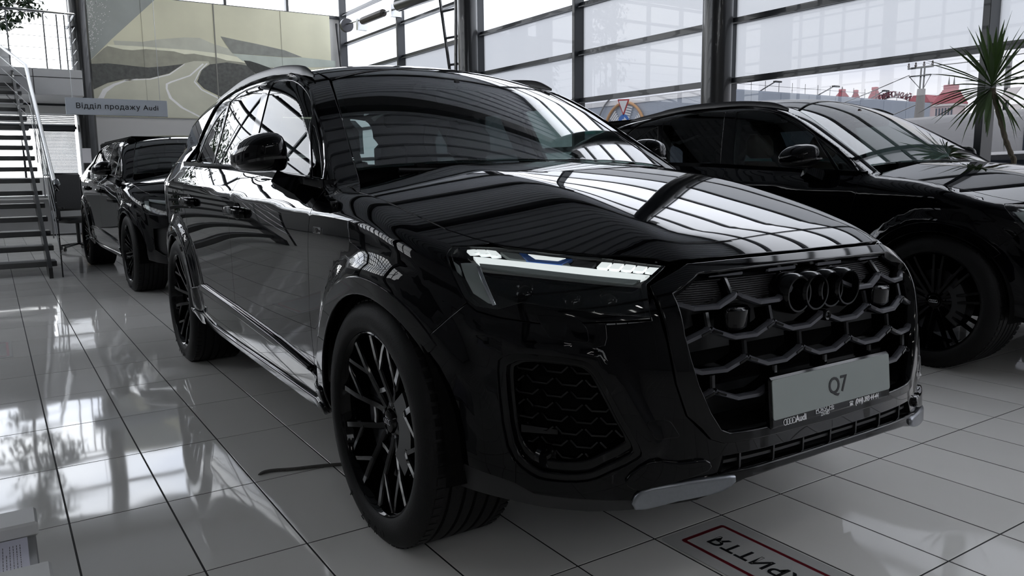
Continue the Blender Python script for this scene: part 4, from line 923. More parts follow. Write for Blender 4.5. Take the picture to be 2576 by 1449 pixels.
        for (a, b) in ((900, 560), (1450, 640), (1850, 640)):         # projector modules in the dark lower part
            o = np.array(HL((a, b))); nrm = gradn(L, o[None])[0]; o = (o-nrm*.030)*[1, hs, 1]; nrm = nrm*[1, hs, 1]
            q = Vector(nrm).to_track_quat('Y', 'Z').to_matrix(); m = MB(); m.lathe([(0, .006), (.014, .004), (.022, -.002), (.026, .0), (.027, -.02)], 24); m.v = [tuple(q@Vector(v)+Vector(o)) for v in m.v]; m.obj('projector', GLOSS, hb, True)
    # badge on the fender, sticker inside the screen, wipers
    x, z = -.42, .974
    for s_ in (-1, 1):
        yy = s_*(float(B.W(np.array(x), np.array(z)))+.001); fmx = frame((x, yy, z), (-s_*-1 if False else (1 if s_ < 0 else -1), 0, -.0), (0, 0, 1))
        m = MB(); m.prism(rounded([(-.038, -.011), (.034, -.011), (.038, .011), (-.034, .011)], .003), lambda a, b, t: tuple(fmx@Vector((a, b, t))), 0, .003)
        bd = m.obj('fender_badge', CHROME, root); m = MB(); m.prism(rounded([(-.034, -.009), (.008, -.009), (.010, .009), (-.031, .009)], .002), lambda a, b, t: tuple(fmx@Vector((a, b, t))), .002, .0036); m.obj('badge_field', GLOSS, bd)
        text_obj('S', .02, CHROME, bd, fmx@Matrix.Translation((-.012, 0, .004)), bold=.0008); text_obj('line', .014, ink, bd, fmx@Matrix.Translation((.022, 0, .0036)), bold=.0002)
    for pts in (((-.50, .66, 1.178), (-.45, .40, 1.175), (-.43, .08, 1.172)), ((-.43, .02, 1.172), (-.45, -.30, 1.175), (-.50, -.62, 1.178))):
        m = MB(); m.tube(pts, .009, 6); m.obj('wiper', MATTE, root, True)

# ---------------------------------------------------------------- the cars
MX, MZ = -.915, 1.243
def plain_front(root, B):
    """front end of the two cars behind: bumper, dark grille, slim lamps"""
    L = B.L; fr = lambda P, f=L: cast(f, P, 0, 1.8, -1); both = lambda h: h+[(-y, z) for y, z in h[-2:0:-1]]
    arcs = [tuple(p) for p in cast(B.R, arch_pts(0, -8, 43, .42, 10), 1, -1.5)]
    bump = [(.944, 0, .4765), (.934, -.322, .4815), (.907, -.454, .499), (.885, -.515, .564), (.869, -.5385, .647), (.80, -.5545, .86), (.823, -.577, .801), (.72, -.70, .793), (.627, -.782, .786), (.467, -.867, .803), (.438, -.879, .822), (.376, -.905, .772), (.323, -.934, .723)]+arcs[::-1]+[(.43, -.89, .36), (.581, -.824, .335), (.749, -.719, .32), (.88, -.55, .32), (.94, 0, .32)]
    intake = [(.56, -.83, .66), (.72, -.727, .68), (.80, -.65, .55), (.80, -.66, .44), (.68, -.77, .40), (.56, -.83, .46)]
    panel('front_bumper', L, bump, (-.80, .60, 0), PAINT, root, .03, holes=[intake], sym=True)
    panel('intake_pocket', L, intake, (-.8, .6, 0), MATTE, root, .05, off=-.05, gap=-.02, mirror=True)
    outer = [(0, .478), (-.322, .483), (-.452, .500), (-.512, .565), (-.548, .752), (-.548, .884), (-.43, .930), (0, .934)]
    inner = [(0, .503), (-.400, .506), (-.455, .565), (-.503, .707), (-.512, .864), (-.418, .909), (0, .913)]
    panel('grille_frame', L, fr(both(outer)), (-1, 0, 0), GLOSS, root, .03, holes=[fr(both(inner))], off=.006)
    panel('grille_recess', L, fr(both(outer)), (-1, 0, 0), VOID, root, .06, off=-.05, flange=0)
    for i in range(-4, 5):
        y = i*.105; m = MB(); z1 = .90 if abs(y) < .4 else .86; m.sweep([tuple(p-[.012, 0, 0]) for p in fr([(y, .52 if abs(y) < .4 else .60), (y, .7), (y, z1)])], [(-.008, -.03), (.008, -.03), (.005, .006), (-.005, .006)], up=(1, 0, 0)); m.obj('grille_bar', SATIN, root)
    rings_emblem(root, (.893, 0, .832), .0515, .0095, .0715, GLOSS, .045, 0)
    body = [(.325, -.872, .948), (.313, -.843, .965), (.415, -.743, .963), (.533, -.663, .951), (.647, -.582, .943), (.768, -.476, .925), (.822, -.578, .803), (.72, -.70, .795), (.627, -.782, .788), (.467, -.867, .805), (.436, -.879, .825), (.378, -.886, .896)]
    for hs in (1, -1):
        t = (lambda P: P) if hs == 1 else mir; dd_ = (-.75, .66*hs, 0); hb = panel('headlight', L, t(body), dd_, GLOSS, root, .04, off=-.034)
        for (P, M, o_) in (([(370, 250), (1600, 375), (2290, 450), (2200, 490), (1600, 440), (440, 315)], DIM_LED, -.016), ([(445, 322), (1600, 450), (2190, 500), (2110, 540), (900, 410)], GREY_REFL, -.013), ([(240, 320), (420, 330), (600, 765), (380, 640)], GREY_REFL, -.016)):
            panel('light_bar', L, t([HL(q) for q in P]), dd_, M, hb, .03, off=o_, flange=.006, gap=0)
        panel('headlight_lens', L, t(body), dd_, LENS, hb, .04, off=-.001, flange=.004)
    lp = [(0, .405), (-.40, .40), (-.62, .37), (-.62, .345), (-.40, .365), (0, .37)]
    panel('front_lip', L, fr(both(lp)), (-1, 0, 0), SILVER, root, .04, off=.012, flange=.05)
def wheels(root, B, style):
    w = make_wheel(root, B, style); w.location = (0, -.962, .39)
    for (x, s_) in ((-B.wb, 1), (0, -1), (-B.wb, -1)):
        c = copy_tree(w, root); c.location = (x, -.962*s_, .39)
        if s_ < 0: c.rotation_euler = (0, 0, math.pi)
B7 = Q7()
Q7R = thing('sport_utility_car', 'big glossy black car in front, with honeycomb grille and grey plate reading Q7', 'car')
dress(Q7R, B7); q7_front(Q7R, B7); wheels(Q7R, B7, 'twin')
class Coupe(Q7):
    roof = Sp((-4.3, 1.32), (-3.9, 1.44), (-3.5, 1.565), (-3., 1.655), (-2.5, 1.705), (-2., 1.72), (-1.6, 1.708), (-1.33, 1.678), (-1., 1.61))
class Low(Q7):
    roof = Sp((-4.3, 1.27), (-3.9, 1.38), (-3.5, 1.50), (-3., 1.59), (-2.5, 1.64), (-2., 1.66), (-1.6, 1.652), (-1.33, 1.625), (-1., 1.56))
def drop(pts, k, r): return [(x, 1.19+(z-1.19)*k-(r*max(0, -x-2.0)**2 if z > 1.3 else 0)) for x, z in pts]
B8 = Coupe(); R8 = thing('sport_utility_car', 'black coupe-shaped car on the right beside the glass wall, with a tan seat inside', 'car', (-.22, 3.58, 0))
dress(R8, B8, dlo=drop(DLO, .975, .045), panes={k: drop(p, .975, .045) for k, p in PANES.items()}, rail=[(x, z-.012-.045*max(0, -x-2.0)**2) for x, z in ((-3.0, 1.655), (-2.9, 1.675), (-2.6, 1.688), (-2.453, 1.70), (-2.196, 1.708), (-1.943, 1.706), (-1.708, 1.698), (-1.479, 1.676), (-1.37, 1.655), (-1.27, 1.618))], res=.04, seatm=TAN)
plain_front(R8, B8); wheels(R8, B8, 'multi')
B9 = Low(); R9 = thing('compact_car', 'smaller black car parked farther back, behind the rear of the big one', 'car', (-6.58, .175, 0), .036)
dress(R9, B9, dlo=drop(DLO, .87, .03), panes={k: drop(p, .87, .03) for k, p in PANES.items()}, rail=None, res=.05)
plain_front(R9, B9); wheels(R9, B9, 'multi')

# ---------------------------------------------------------------- things in the showroom
def at(px, py, ax, val):
    """point on an axis-aligned plane along a sight line of the photograph"""
    d = np.array(CF)+np.array(CR)*(px-1288)/1974.83-np.array(CU)*(py-724.5)/1974.83; c = np.array(CP); return c+d*((val-c[ax])/d[ax])
rnd = random.Random(7)
INK = mat('black_ink', (.006, .006, .008), .5)
# gallery on the left of the back wall
GX = -14.5
m = MB(); m.box((XB, YL, 2.62), (GX+.02, -.32, 3.08)); gal = struct(m.obj('gallery_floor', CLADDING))
m = MB()
for y in (-1.1, -2.9, -4.7, -6.5): m.box((GX+.02, y-.004, 2.62), (GX+.024, y+.004, 3.08))
m.box((GX+.02, YL, 2.93), (GX+.024, -.32, 2.938)); m.obj('panel_joint', JOINT, gal)
for a, b in ((-8.6, -6.5), (-6.5, -4.7), (-4.7, -2.9), (-2.9, -1.1), (-1.1, -.32)):
    m = MB(); m.box((GX+.02, a+.006, 2.63), (GX+.035, b-.006, 2.925), .003); m.box((GX+.02, a+.006, 2.942), (GX+.035, b-.006, 3.085), .003); m.obj('fascia_panel', CLADDING, gal)
t = thing('gallery_railing', 'stainless railing with thin cables along the edge of the upper gallery', 'railing', (GX, -.4, 3.08))
P0 = Vector((-GX, .4, -3.08))
def rel(mb, nm, M, par, off, smooth=True):
    mb.v = [tuple(Vector(v)+off) for v in mb.v]; return mb.obj(nm, M, par, smooth)
for y in (-.44, -.53, -.65, -.86, -1.42, -2.6, -3.8, -5.0, -6.2, -7.4):
    m = MB(); m.box((GX-.03, y-.012, 3.08), (GX-.015, y+.012, 4.05)); rel(m, 'post', INOX, t, P0, False)
for y0, z0 in ((0, 4.08),): m = MB(); m.tube([(GX-.02, -.36, z0), (GX-.02, -8.4, z0)], .022, 8); rel(m, 'handrail', INOX, t, P0)
for z in (3.25, 3.45, 3.65, 3.85):
    m = MB(); m.tube([(GX-.02, -.42, z), (GX-.02, -8.4, z)], .005, 5); rel(m, 'cable', INOX, t, P0)
m = MB(); m.tube([(GX-.02, -.36, 4.08), (GX-.6, -.36, 4.08), (XB+.2, -.36, 4.08)], .022, 8); rel(m, 'handrail', INOX, t, P0)
for z in (3.25, 3.45, 3.65, 3.85):
    m = MB(); m.tube([(GX-.02, -.37, z), (XB+.2, -.37, z)], .005, 5); rel(m, 'cable', INOX, t, P0)
# blinds in the wall under the gallery
def blinds(nm, label, x, y0, y1, z0, z1, step, M, tilt=.5):
    t = thing(nm, label, 'blind', (x, y0, z0)); m = MB(); z = 0
    while z < z1-z0-.02:
        m.add([(0, 0, z), (0, y1-y0, z), (-.018, y1-y0, z+step*.8), (-.018, 0, z+step*.8)], [(0, 1, 2, 3)]); z += step
    o = m.obj('slats', M, t); o['kind'] = 'stuff'; m = MB(); m.box((-.02, -.01, z1-z0-.02), (.02, y1-y0+.01, z1-z0+.03), .004); m.obj('head_rail', FRAME, t); m = MB(); m.box((-.014, 0, -.02), (.006, y1-y0, 0), .003); m.obj('bottom_rail', FRAME, t)
for a, b, z0, z1 in ((-2.1, -1.3, 1.15, 2.42), (-1.28, -.34, 1.15, 2.42)):
    m = MB(); m.add([(XB-.12, a, z0), (XB-.12, b, z0), (XB-.12, b, z1), (XB-.12, a, z1)], [(0, 1, 2, 3)]); m.obj('pane', CLEARB, WB)
m = MB(); m.box((XB-.2, YL, 1.15), (XB, -2.12, 2.42)); m.obj('wall_panel', PLASTER, WB)
m = MB(); m.box((XB-.14, -2.12, 2.12), (XB-.02, -.32, 2.18)); m.box((XB-.14, -1.31, 1.15), (XB-.02, -1.27, 2.42)); m.obj('window_bar', FRAME, WB)
blinds('venetian_blind', 'bright white blind in the upper strip window below the gallery', XB-.01, -2.1, -.34, 2.2, 2.60, .036, BLIND)
blinds('venetian_blind', 'grey-blue closed blind below the white one, beside the column', XB-.01, -1.0, -.36, 1.2, 2.10, .024, mat('grey_blue_slats', (.20, .24, .29), .5))
# the picture: a road landscape printed on boards
PX = XB-.02+.05; pt = thing('wall_picture', 'huge pale landscape picture of a winding road on the back wall', 'picture', (PX, 2.5, 2.40))
def layer(pts, M, k, crop=True, par=pt, nm='printed_shape', scale=.4831, sm=0):
    Q = []
    for a, b in (curve(pts, sm, True) if sm else pts):
        p = at(a*scale, b*scale, 0, PX); Q.append((float(p[1]-2.5), float(min(max(p[2], 2.41), 4.85)-2.40)))
    V2 = [Vector(q) for q in Q]; rv, _, rf, *_r = delaunay_2d_cdt(V2, [(i, (i+1) % len(Q)) for i in range(len(Q))], [], 1, 1e-5)
    mm = MB(); mm.add([(.012+k*.0012, a[0], a[1]) for a in rv], [tuple(f) for f in rf]); return mm.obj(nm, M, par)
m = MB(); m.box((-.03, -2.60, 0), (.012, 2.68, 2.47)); m.obj('board', mat('print_pale_sky', (.74, .73, .56), .55, noise=(.8, .22)), pt)
pm_ = lambda n, c, s=3, a=.2: mat('print_'+n, c, .55, noise=(s, a))
layer([(430, 0), (805, 0), (580, 205), (455, 330), (430, 330)], pm_('storm_grey', (0.357, 0.389, 0.378), 1.6, .25), 1)
layer([(590, 212), (740, 218), (830, 205), (960, 195), (1040, 198), (1100, 225), (1170, 248), (1320, 285), (1320, 340), (600, 250)], pm_('far_hills', (0.567, 0.578, 0.493)), 1)
layer([(560, 232), (760, 244), (1000, 262), (1150, 280), (1340, 318), (1340, 345), (560, 262)], pm_('pale_mist', (0.900, 0.900, 0.693)), 2)
layer([(540, 252), (560, 240), (640, 258), (690, 262), (760, 256), (830, 262), (905, 268), (960, 283), (1010, 280), (1080, 293), (1130, 300), (1180, 315), (1260, 325), (1340, 342), (1420, 350), (1420, 470), (1000, 400), (465, 420), (455, 330)], pm_('hillside', (0.347, 0.347, 0.284), 5, .3), 3)
layer([(466, 333), (560, 330), (640, 338), (700, 345), (770, 352), (860, 345), (960, 333), (1010, 330), (960, 350), (880, 385), (780, 408), (640, 415), (560, 432), (490, 465), (475, 470)], pm_('scrub', (0.095, 0.099, 0.095), 14, .6), 4)
layer([(470, 480), (490, 466), (560, 434), (650, 414), (780, 408), (880, 383), (960, 330), (1010, 318), (1085, 320), (1090, 335), (1050, 360), (1022, 425), (1060, 468), (1165, 525), (1165, 622), (470, 622)], pm_('road', (0.598, 0.598, 0.493), 3, .12), 5)
wl = pm_('road_line', (0.900, 0.900, 0.900), 9, .1)
layer([(510, 512), (535, 465), (590, 436), (650, 418), (720, 409), (655, 424), (598, 447), (556, 480), (540, 512)], wl, 6)
layer([(640, 416), (780, 410), (880, 386), (962, 331), (958, 338), (884, 391), (782, 415), (650, 420)], wl, 6)
layer([(1055, 330), (985, 392), (888, 424), (862, 436), (862, 462), (880, 512), (940, 562), (1045, 615), (1060, 615), (955, 560), (895, 510), (872, 462), (874, 440), (895, 430), (992, 396), (1060, 336)], wl, 6)
layer([(1082, 332), (1042, 372), (1016, 425), (1052, 466), (1165, 522), (1165, 530), (1046, 470), (1008, 428), (1036, 370), (1074, 330)], wl, 6)
layer([(1092, 336), (1180, 325), (1290, 342), (1340, 400), (1280, 440), (1220, 470), (1165, 512), (1062, 462), (1026, 425), (1052, 364)], pm_('scrub', (0.095, 0.099, 0.095), 14, .6), 5)
layer([(1148, 190), (1230, 208), (1330, 228), (1480, 262), (1572, 298), (1480, 298), (1210, 278), (1178, 235)], pm_('headland', (0.263, 0.273, 0.252), 7, .3), 5)
layer([(1212, 280), (1480, 300), (1572, 300), (1745, 318), (1745, 350), (1400, 352), (1262, 318)], pm_('sea', (0.525, 0.578, 0.525), 3, .15), 4)
layer([(1268, 315), (1300, 318), (1345, 332), (1400, 352), (1440, 372), (1400, 400), (1330, 385), (1290, 350)], pm_('dark_shrub', (0.042, 0.046, 0.042), 20, .5), 6)
m = MB()
for k in range(420):
    a, b = 432+abs(rnd.gauss(0, 60)), rnd.uniform(2, 320)
    if a > 445+190*(1-b/330) or a < 445: continue
    p = at(a*.4831, b*.4831, 0, PX); s_ = rnd.uniform(.004, .013); y, z = float(p[1]-2.5), float(p[2]-2.40)
    m.add([(.0165, y-s_, z), (.0165, y, z-s_), (.0165, y+s_, z), (.0165, y, z+s_)], [(0, 1, 2, 3)])
o = m.obj('printed_spray', pm_('spray', (0.900, 0.900, 0.900)), pt); o['kind'] = 'stuff'
for y, w_ in ((-1.45, .0015), (.02, .012), (1.5, .0015)):
    m = MB(); m.box((.012, y-w_, 0), (.0215, y+w_, 2.47)); m.obj('board_joint', mat('grey_joint', (.22, .22, .20), .6), pt)
# hanging sign
t = thing('hanging_sign', 'long grey hanging sign with black Cyrillic lettering before the picture', 'sign', (-9, -.47, 1.92))
m = MB(); m.box((-.02, -.58, 0), (.02, .58, .205), .003); m.obj('board', mat('sign_grey', (.56, .60, .65), .45, noise=(3, .05)), t)
text_obj('Відділ продажу Audi', .088, INK, t, frame((.0215, .0, .105), (0, 1, 0), (0, 0, 1)), bold=.0010, spacing=1.12)
for y in (-.5, .5):
    m = MB(); m.tube([(0, y, .2), (0, y, ZC-1.93)], .003, 5); m.obj('cable', INOX, t)
# staircase to the gallery
sx, sy0, sy1, rise, going = -8.28, -1.32, -3.3, .163, .345
t = thing('staircase', 'open staircase of dark grey treads with a stainless handrail', 'staircase', (sx, -2.3, 0)); so = Vector((-sx, 2.3, 0))
TREAD = mat('dark_grey_tread', (.085, .085, .085), .45, noise=(5, .4)); first = None
for k in range(1, 19):
    if first is None:
        m = MB(); m.box((-.32, sy1+2.3, -.062), (0, sy0+2.3, 0), .006); first = m.obj('tread', TREAD, t); o = first
    else: o = first.copy(); COL.objects.link(o)
    o.location = (-k*going, 0, k*rise)
for y in (sy0-.09, sy1+.09):
    m = MB(); m.prism([(0.05, -.0), (.05, .12), (-18.6*going, 18.6*rise+.12-.02), (-18.6*going, 18.6*rise-.20), (-.35, .0)], lambda a, b, q: (a, q+2.3, b), y-.02, y+.02); m.obj('stringer', STEELBLACK, t)
for yy in (sy0+.03, sy1-.03):
    for k in range(0, 12, 3):
        m = MB(); z = k*rise
        for d in (-.022, .022): m.box((-k*going-.03+d-.006, yy+2.3-.006, z-.10), (-k*going-.03+d+.006, yy+2.3+.006, z+1.04))
        m.obj('post', INOX if k else STEELBLACK, t)
    a, b = (.42, yy+2.3, 1.13), (-18*going-.1, yy+2.3, 18*rise+1.06)
    m = MB(); m.tube([(.40, yy+2.3, 1.02), (.44, yy+2.3, 1.08), (.38, yy+2.3, 1.12), (-.05, yy+2.3, 1.08+.03), (-3.95, yy+2.3, 2.86), (-5.9, yy+2.02, 3.40)], .024, 10); m.obj('handrail', INOX, t, True)
    for h in (.25, .45, .65, .85):
        m = MB(); m.tube([(0, yy+2.3, h+.02), (-3.95, yy+2.3, 1.80+h), (-5.9, yy+2.02, 2.36+h)], .006, 5); m.obj('cable', INOX, t, True)
# notice on the column, desk, office chair, planter under the stairs
t = tag(MB().box((-.002, -.08, 0), (.0, .08, .29)).obj('paper_notice', mat('white_paper', (.70, .69, .72), .7, noise=(30, .03))), 'white paper notice stuck on the dark column left of the picture', 'notice'); t.location = (-15.815, -.235, 1.43)
t = thing('desk', 'pale grey office desk beyond the staircase', 'desk', (-13.0, -1.25, 0)); m = MB(); m.box((-.4, -.95, .82), (.4, .85, .86), .004); m.obj('desk_top', CLADDING, t)
for y in (-.9, .6): MB().box((-.36, y, 0), (.36, y+.05, .82)).obj('leg', mat('light_wood', (.30, .21, .12), .5, noise=(3, .3)), t)
m = MB(); m.box((.30, -.84, .25), (.34, .62, .80)); m.obj('modesty_panel', GREYWALL, t)
t = thing('office_chair', 'black swivel office chair behind the desk, beside the parked car', 'chair', (-12.05, -.80, 0), .4)
m = MB(); m.box((-.25, -.26, .44), (.25, .26, .53), .04); m.obj('seat', LEATHER, t, True, 40); m = MB(); m.box((-.30, -.24, .62), (-.23, .24, 1.22), .035); m.obj('backrest', LEATHER, t, True, 40)
m = MB(); m.tube([(0, 0, .10), (0, 0, .45)], .03, 8); m.obj('gas_lift', STEELBLACK, t)
for k in range(5):
    a = k*1.257; m = MB(); m.sweep([(0, 0, .11), (.28*math.cos(a), .28*math.sin(a), .07)], [(-.02, -.015), (.02, -.015), (.02, .015), (-.02, .015)]); m.lathe([(0, -.012), (.03, -.012), (.03, .012), (0, .012)], 12, o=(.29*math.cos(a), .29*math.sin(a), .031)); m.obj('base_arm', STEELBLACK, t)
for y in (-.27, .27): m = MB(); m.box((-.15, y-.02, .66), (.14, y+.02, .70), .01); m.box((-.03, y-.015, .48), (.01, y+.015, .66)); m.obj('armrest', STEELBLACK, t)
# leafy plants
LEAF = mat('dark_green_leaf', (.018, .040, .014), .4, noise=(6, .5)); BARK = mat('brown_bark', (.10, .085, .065), .8, noise=(18, .4), bump=(40, .6)); SOIL = mat('potting_soil', (.02, .015, .012), .9)
def leaf_mb(L, w, bend=.2, fold=.15):
    V = []; n = 5
    for i in range(n+1):
        s_ = i/n; ww = w*math.sin(math.pi*min(1, s_*.95+.04))**.8; z = -bend*L*s_*s_
        V += [(s_*L, -ww, z+fold*ww), (s_*L, 0, z), (s_*L, ww, z+fold*ww)]
    F = []
    for i in range(n):
        for j in range(2): F.append((i*3+j, i*3+j+1, i*3+4+j, i*3+3+j))
    return V, F
def tree(nm, label, loc, H, R, zc, nleaf, seed, potr, group=None, cen=(0, 0), keep=240, ls=.10):
    r = random.Random(seed); t = thing(nm, label, 'plant', loc, 0, group)
    m = MB(); m.lathe([(0, 0), (potr*.75, 0), (potr, potr*1.5), (potr*.92, potr*1.5), (potr*.88, potr*1.35)], 28, axis='z'); p = m.obj('pot', CLADDING, t, True); m = MB(); m.lathe([(0, potr*1.36), (potr*.9, potr*1.36)], 24, axis='z'); m.obj('soil', SOIL, p)
    tops = []; m = MB(); m.tube(curve([(0, 0, potr*1.3), (.03, .02, zc*.5), (cen[0]*.6, cen[1]*.6, zc), (cen[0], cen[1], H-.3)], 4), .03, 7, scale=None)
    for k in range(46):
        z0 = r.uniform(zc*.75, H*.93); a = r.uniform(0, 6.28); q = R*r.uniform(.5, 1.)*(1-.45*((z0-zc)/(H-zc+.01))**2 if z0 > zc else .9); f = min(1, z0/zc)*.85; b0 = (cen[0]*f, cen[1]*f, z0); e = (b0[0]+q*math.cos(a), b0[1]+q*math.sin(a), z0+r.uniform(.1, .45))
        m.tube([b0, ((b0[0]+e[0])/2, (b0[1]+e[1])/2, (b0[2]+e[2])/2+.1), e], .008, 5); tops.append((b0, e))
    m.obj('trunk', BARK, t, True); first = None; rest = MB(); V, F = leaf_mb(ls, ls*.24, .35)
    for k in range(nleaf):
        b0, e = r.choice(tops); s_ = r.uniform(.25, 1.08); p = Vector(b0).lerp(Vector(e), s_)+Vector((r.gauss(0, .07), r.gauss(0, .07), r.gauss(0, .06)))
        M_ = Matrix.Translation(p) @ Matrix.Rotation(r.uniform(0, 6.28), 4, 'Z') @ Matrix.Rotation(r.uniform(-.2, 1.1), 4, 'Y') @ Matrix.Rotation(r.uniform(-.8, .8), 4, 'X') @ Matrix.Scale(r.uniform(.7, 1.25), 4)
        if k < keep:
            if first is None: first = MB().add(V, F).obj('leaf', LEAF, t, True); o = first
            else: o = first.copy(); COL.objects.link(o)
            o.matrix_local = M_
        else: rest.add([tuple(M_ @ Vector(v)) for v in V], F)
    if rest.v: o = rest.obj('foliage', LEAF, t, True); o['kind'] = 'stuff'
    return t
tree('potted_ficus', 'leafy green indoor tree standing on the upper gallery behind the railing', (-15.2, -1.62, 3.08), 2.9, .78, .5, 1700, 3, .26)
tree('potted_ficus', 'low dark leafy plant in a pot underneath the staircase', (-12.3, -2.3, 0), .80, .36, .42, 260, 5, .17, keep=120, ls=.12)
# yucca by the glass wall
Y0 = 5.0; B0 = at(2548, 404, 1, Y0); t = thing('yucca', 'tall bare-stemmed yucca with a rosette of long pointed leaves before the glass wall', 'plant', (B0[0], Y0, 0)); yo = Vector((-B0[0], -Y0, 0))
st_ = [(B0[0]+.03, Y0, .42), tuple(at(2550, 420, 1, Y0))]+[tuple(at(a, b, 1, Y0)) for a, b in ((2545, 392), (2530, 352), (2516, 300), (2503, 250), (2497, 222))]
TR = mat('yucca_bark', (.20, .17, .125), .85, noise=(30, .5), bump=(60, .8))
m = MB(); P = curve(st_, 5); m.tube(P, .019, 9, scale=[1+.14*math.sin(i*2.4) for i in range(len(P))]); rel(m, 'trunk', TR, t, yo)
m = MB(); m.lathe([(0, 0), (.20, 0), (.24, .46), (.22, .46), (.21, .42), (0, .42)], 28, axis='z'); m.obj('pot', mat('grey_planter', (.15, .15, .155), .5, noise=(6, .1)), t, True)
TOP = Vector(at(2495, 214, 1, Y0))+yo; YL_ = mat('yucca_leaf', (.075, .135, .040), .35, noise=(4, .4)); r = random.Random(11)
EL = [(i+.5)/66 for i in range(66)]; r.shuffle(EL)
for k in range(66):
    a = k*2.399+r.uniform(-.2, .2); el = -1.1+2.55*EL[k]; L = r.uniform(.42, .58)*(1 if el > -.6 else .85); V, F = leaf_mb(L, .016, r.uniform(.05, .30) if el < .7 else .04, .5); F2 = F
    o = MB().add(V, F2).obj('leaf', YL_, t, True); o.matrix_local = Matrix.Translation(TOP+Vector((0, 0, -.05+.07*EL[k]))) @ Matrix.Rotation(a, 4, 'Z') @ Matrix.Rotation(-el, 4, 'Y')
# sectional door gear high on the glass wall at the back
q = lambda a, b: tuple(at(a, b, 1, 5.2)); t = thing('door_lifting_gear', 'steel shaft and springs of a lifting door high on the glass wall', 'door gear', (-12.6, 5.2, 4.4)); do = Vector((12.6, -5.2, -4.4))
m = MB(); m.tube([q(868, 62), q(1010, 18), q(1110, -14)], .018, 8); rel(m, 'shaft', INOX, t, do)
m = MB(); P = [Vector(q(912, 53)).lerp(Vector(q(965, 32)), i/40) for i in range(41)]; m.tube(P, .075, 10, scale=[1+.09*(i % 2) for i in range(41)]); rel(m, 'spring', mat('dark_spring_steel', (.05, .045, .04), .45, metal=.6), t, do)
m = MB(); m.tube([q(1004, 12), q(1098, -20)], .13, 12); rel(m, 'motor_housing', STEELBLACK, t, do)
m = MB(); m.lathe([(0, -.05), (.15, -.05), (.15, .05), (0, .05)], 24, axis='x', o=q(872, 64)); rel(m, 'cable_drum', STEEL, t, do)
for x in (q(985, 30)[0], -14.68): m = MB(); m.box((x-.05, 5.17, 4.30), (x+.05, 5.40, 4.54)); rel(m, 'bracket', INOX, t, do, False)
for a, b, c, d in ((846, 60, 858, 168), (1104, -20, 1132, 182)):
    m = MB(); u_, v_ = Vector(q(a, b)), Vector(q(c, d)); m.tube([u_, v_], .03, 6); rel(m, 'door_track', STEELBLACK, t, do)
    if a > 1000:
        for k in range(3): p = u_.lerp(v_, .25+k*.33); m = MB(); m.tube([p, (q(1150, 100)[0], 5.3, p[2])], .022, 6); rel(m, 'track_stay', STEELBLACK, t, do)
m = MB(); m.tube([q(1147, -10), q(1147, 190)], .03, 8); rel(m, 'door_track', STEELBLACK, t, do)
# information stand in the near corner
t = thing('information_stand', 'low pale stand holding a printed sheet at the near left corner', 'stand', (.02, -2.10, 0)); PALE = mat('pale_grey_plastic', (.50, .50, .49), .4, noise=(8, .03))
m = MB(); m.box((-.18, -.20, .0), (.22, .16, .02), .006); m.obj('base', PALE, t); m = MB(); m.box((-.03, -.05, .02), (.03, .01, .24)); m.obj('post', INOX, t)
m = MB(); m.box((-.15, -.24, .25), (.30, .212, .262), .003); m.obj('tray', mat('mid_grey_plastic', (.22, .22, .22), .4), t)
m = MB(); m.box((-.16, -.24, .262), (-.045, .219, .300), .006); m.obj('clamp_bar', PALE, t); m = MB(); m.box((.205, -.24, .262), (.34, .234, .300), .006); m.obj('clamp_bar', PALE, t)
m = MB(); m.box((-.045, -.24, .262), (.205, .193, .2655)); pp = m.obj('sheet', mat('lilac_white_paper', (.60, .59, .68), .6, noise=(20, .02)), t)
m = MB()
for k in range(40):
    y = .176-k*.0072; a = -.005+(.05 if k % 5 == 4 else 0); x = a
    while x < (.195 if k > 1 else .19):
        w = rnd.uniform(.006, .018); m.add([(x, y-.0007, .2658), (x+w, y-.0007, .2658), (x+w, y+.0007, .2658), (x, y+.0007, .2658)], [(0, 1, 2, 3)]); x += w+.004
o = m.obj('printed_lines', INK, pp); o['kind'] = 'stuff'
# strap on the floor, stickers
m = MB(); P = curve([(-.775, -1.130, .006), (-.792, -1.105, .006), (-.788, -1.067, .006), (-.757, -.996, .006), (-.731, -.908, .006), (-.692, -.814, .006), (-.62, -.70, .006)], 5)
m.sweep(P, [(-.009, -.004), (.009, -.004), (.007, .004), (-.007, .004)], scale=[.5+min(1, i/6)*.5 for i in range(len(P))]); tag(m.obj('strap', mat('grey_webbing', (.07, .068, .062), .8, noise=(60, .3), bump=(200, .5))), 'thin dark strap lying on the tiles beside the front wheel', 'strap')
STK = mat('clear_floor_film', (.56, .56, .55), .14, spec=.5, noise=(3, .03)); RED = mat('dark_red_print', (.16, .008, .016), .4, noise=(10, .1))
t = thing('floor_sticker', 'floor sticker with a red outline and upside-down Cyrillic letters near the front bumper', 'sticker', (1.1, -.07, 0))
m = MB(); m.prism(rounded([(-.60, -.15), (.9, -.15), (.9, .14), (-.60, .14)], .02), lambda a, b, q: (a, b, q), .0002, .0010); m.obj('film', STK, t)
def band(o_, i_, z):
    mm = MB(); n = len(o_); mm.add([(a, b, z) for a, b in o_]+[(a, b, z) for a, b in i_], [(i, (i+1) % n, n+(i+1) % n, n+i) for i in range(n)]); return mm
band(rounded([(-.557, -.10), (.85, -.10), (.85, .093), (-.557, .093)], .012), rounded([(-.543, -.087), (.836, -.087), (.836, .080), (-.543, .080)], .006), .0014).obj('outline', RED, t)
text_obj('ПОКРИТТЯ', .083, INK, t, frame((-.508, -.004, .0015), (-1, 0, 0), (0, -1, 0)), bold=.0012, spacing=1.04, align='RIGHT')
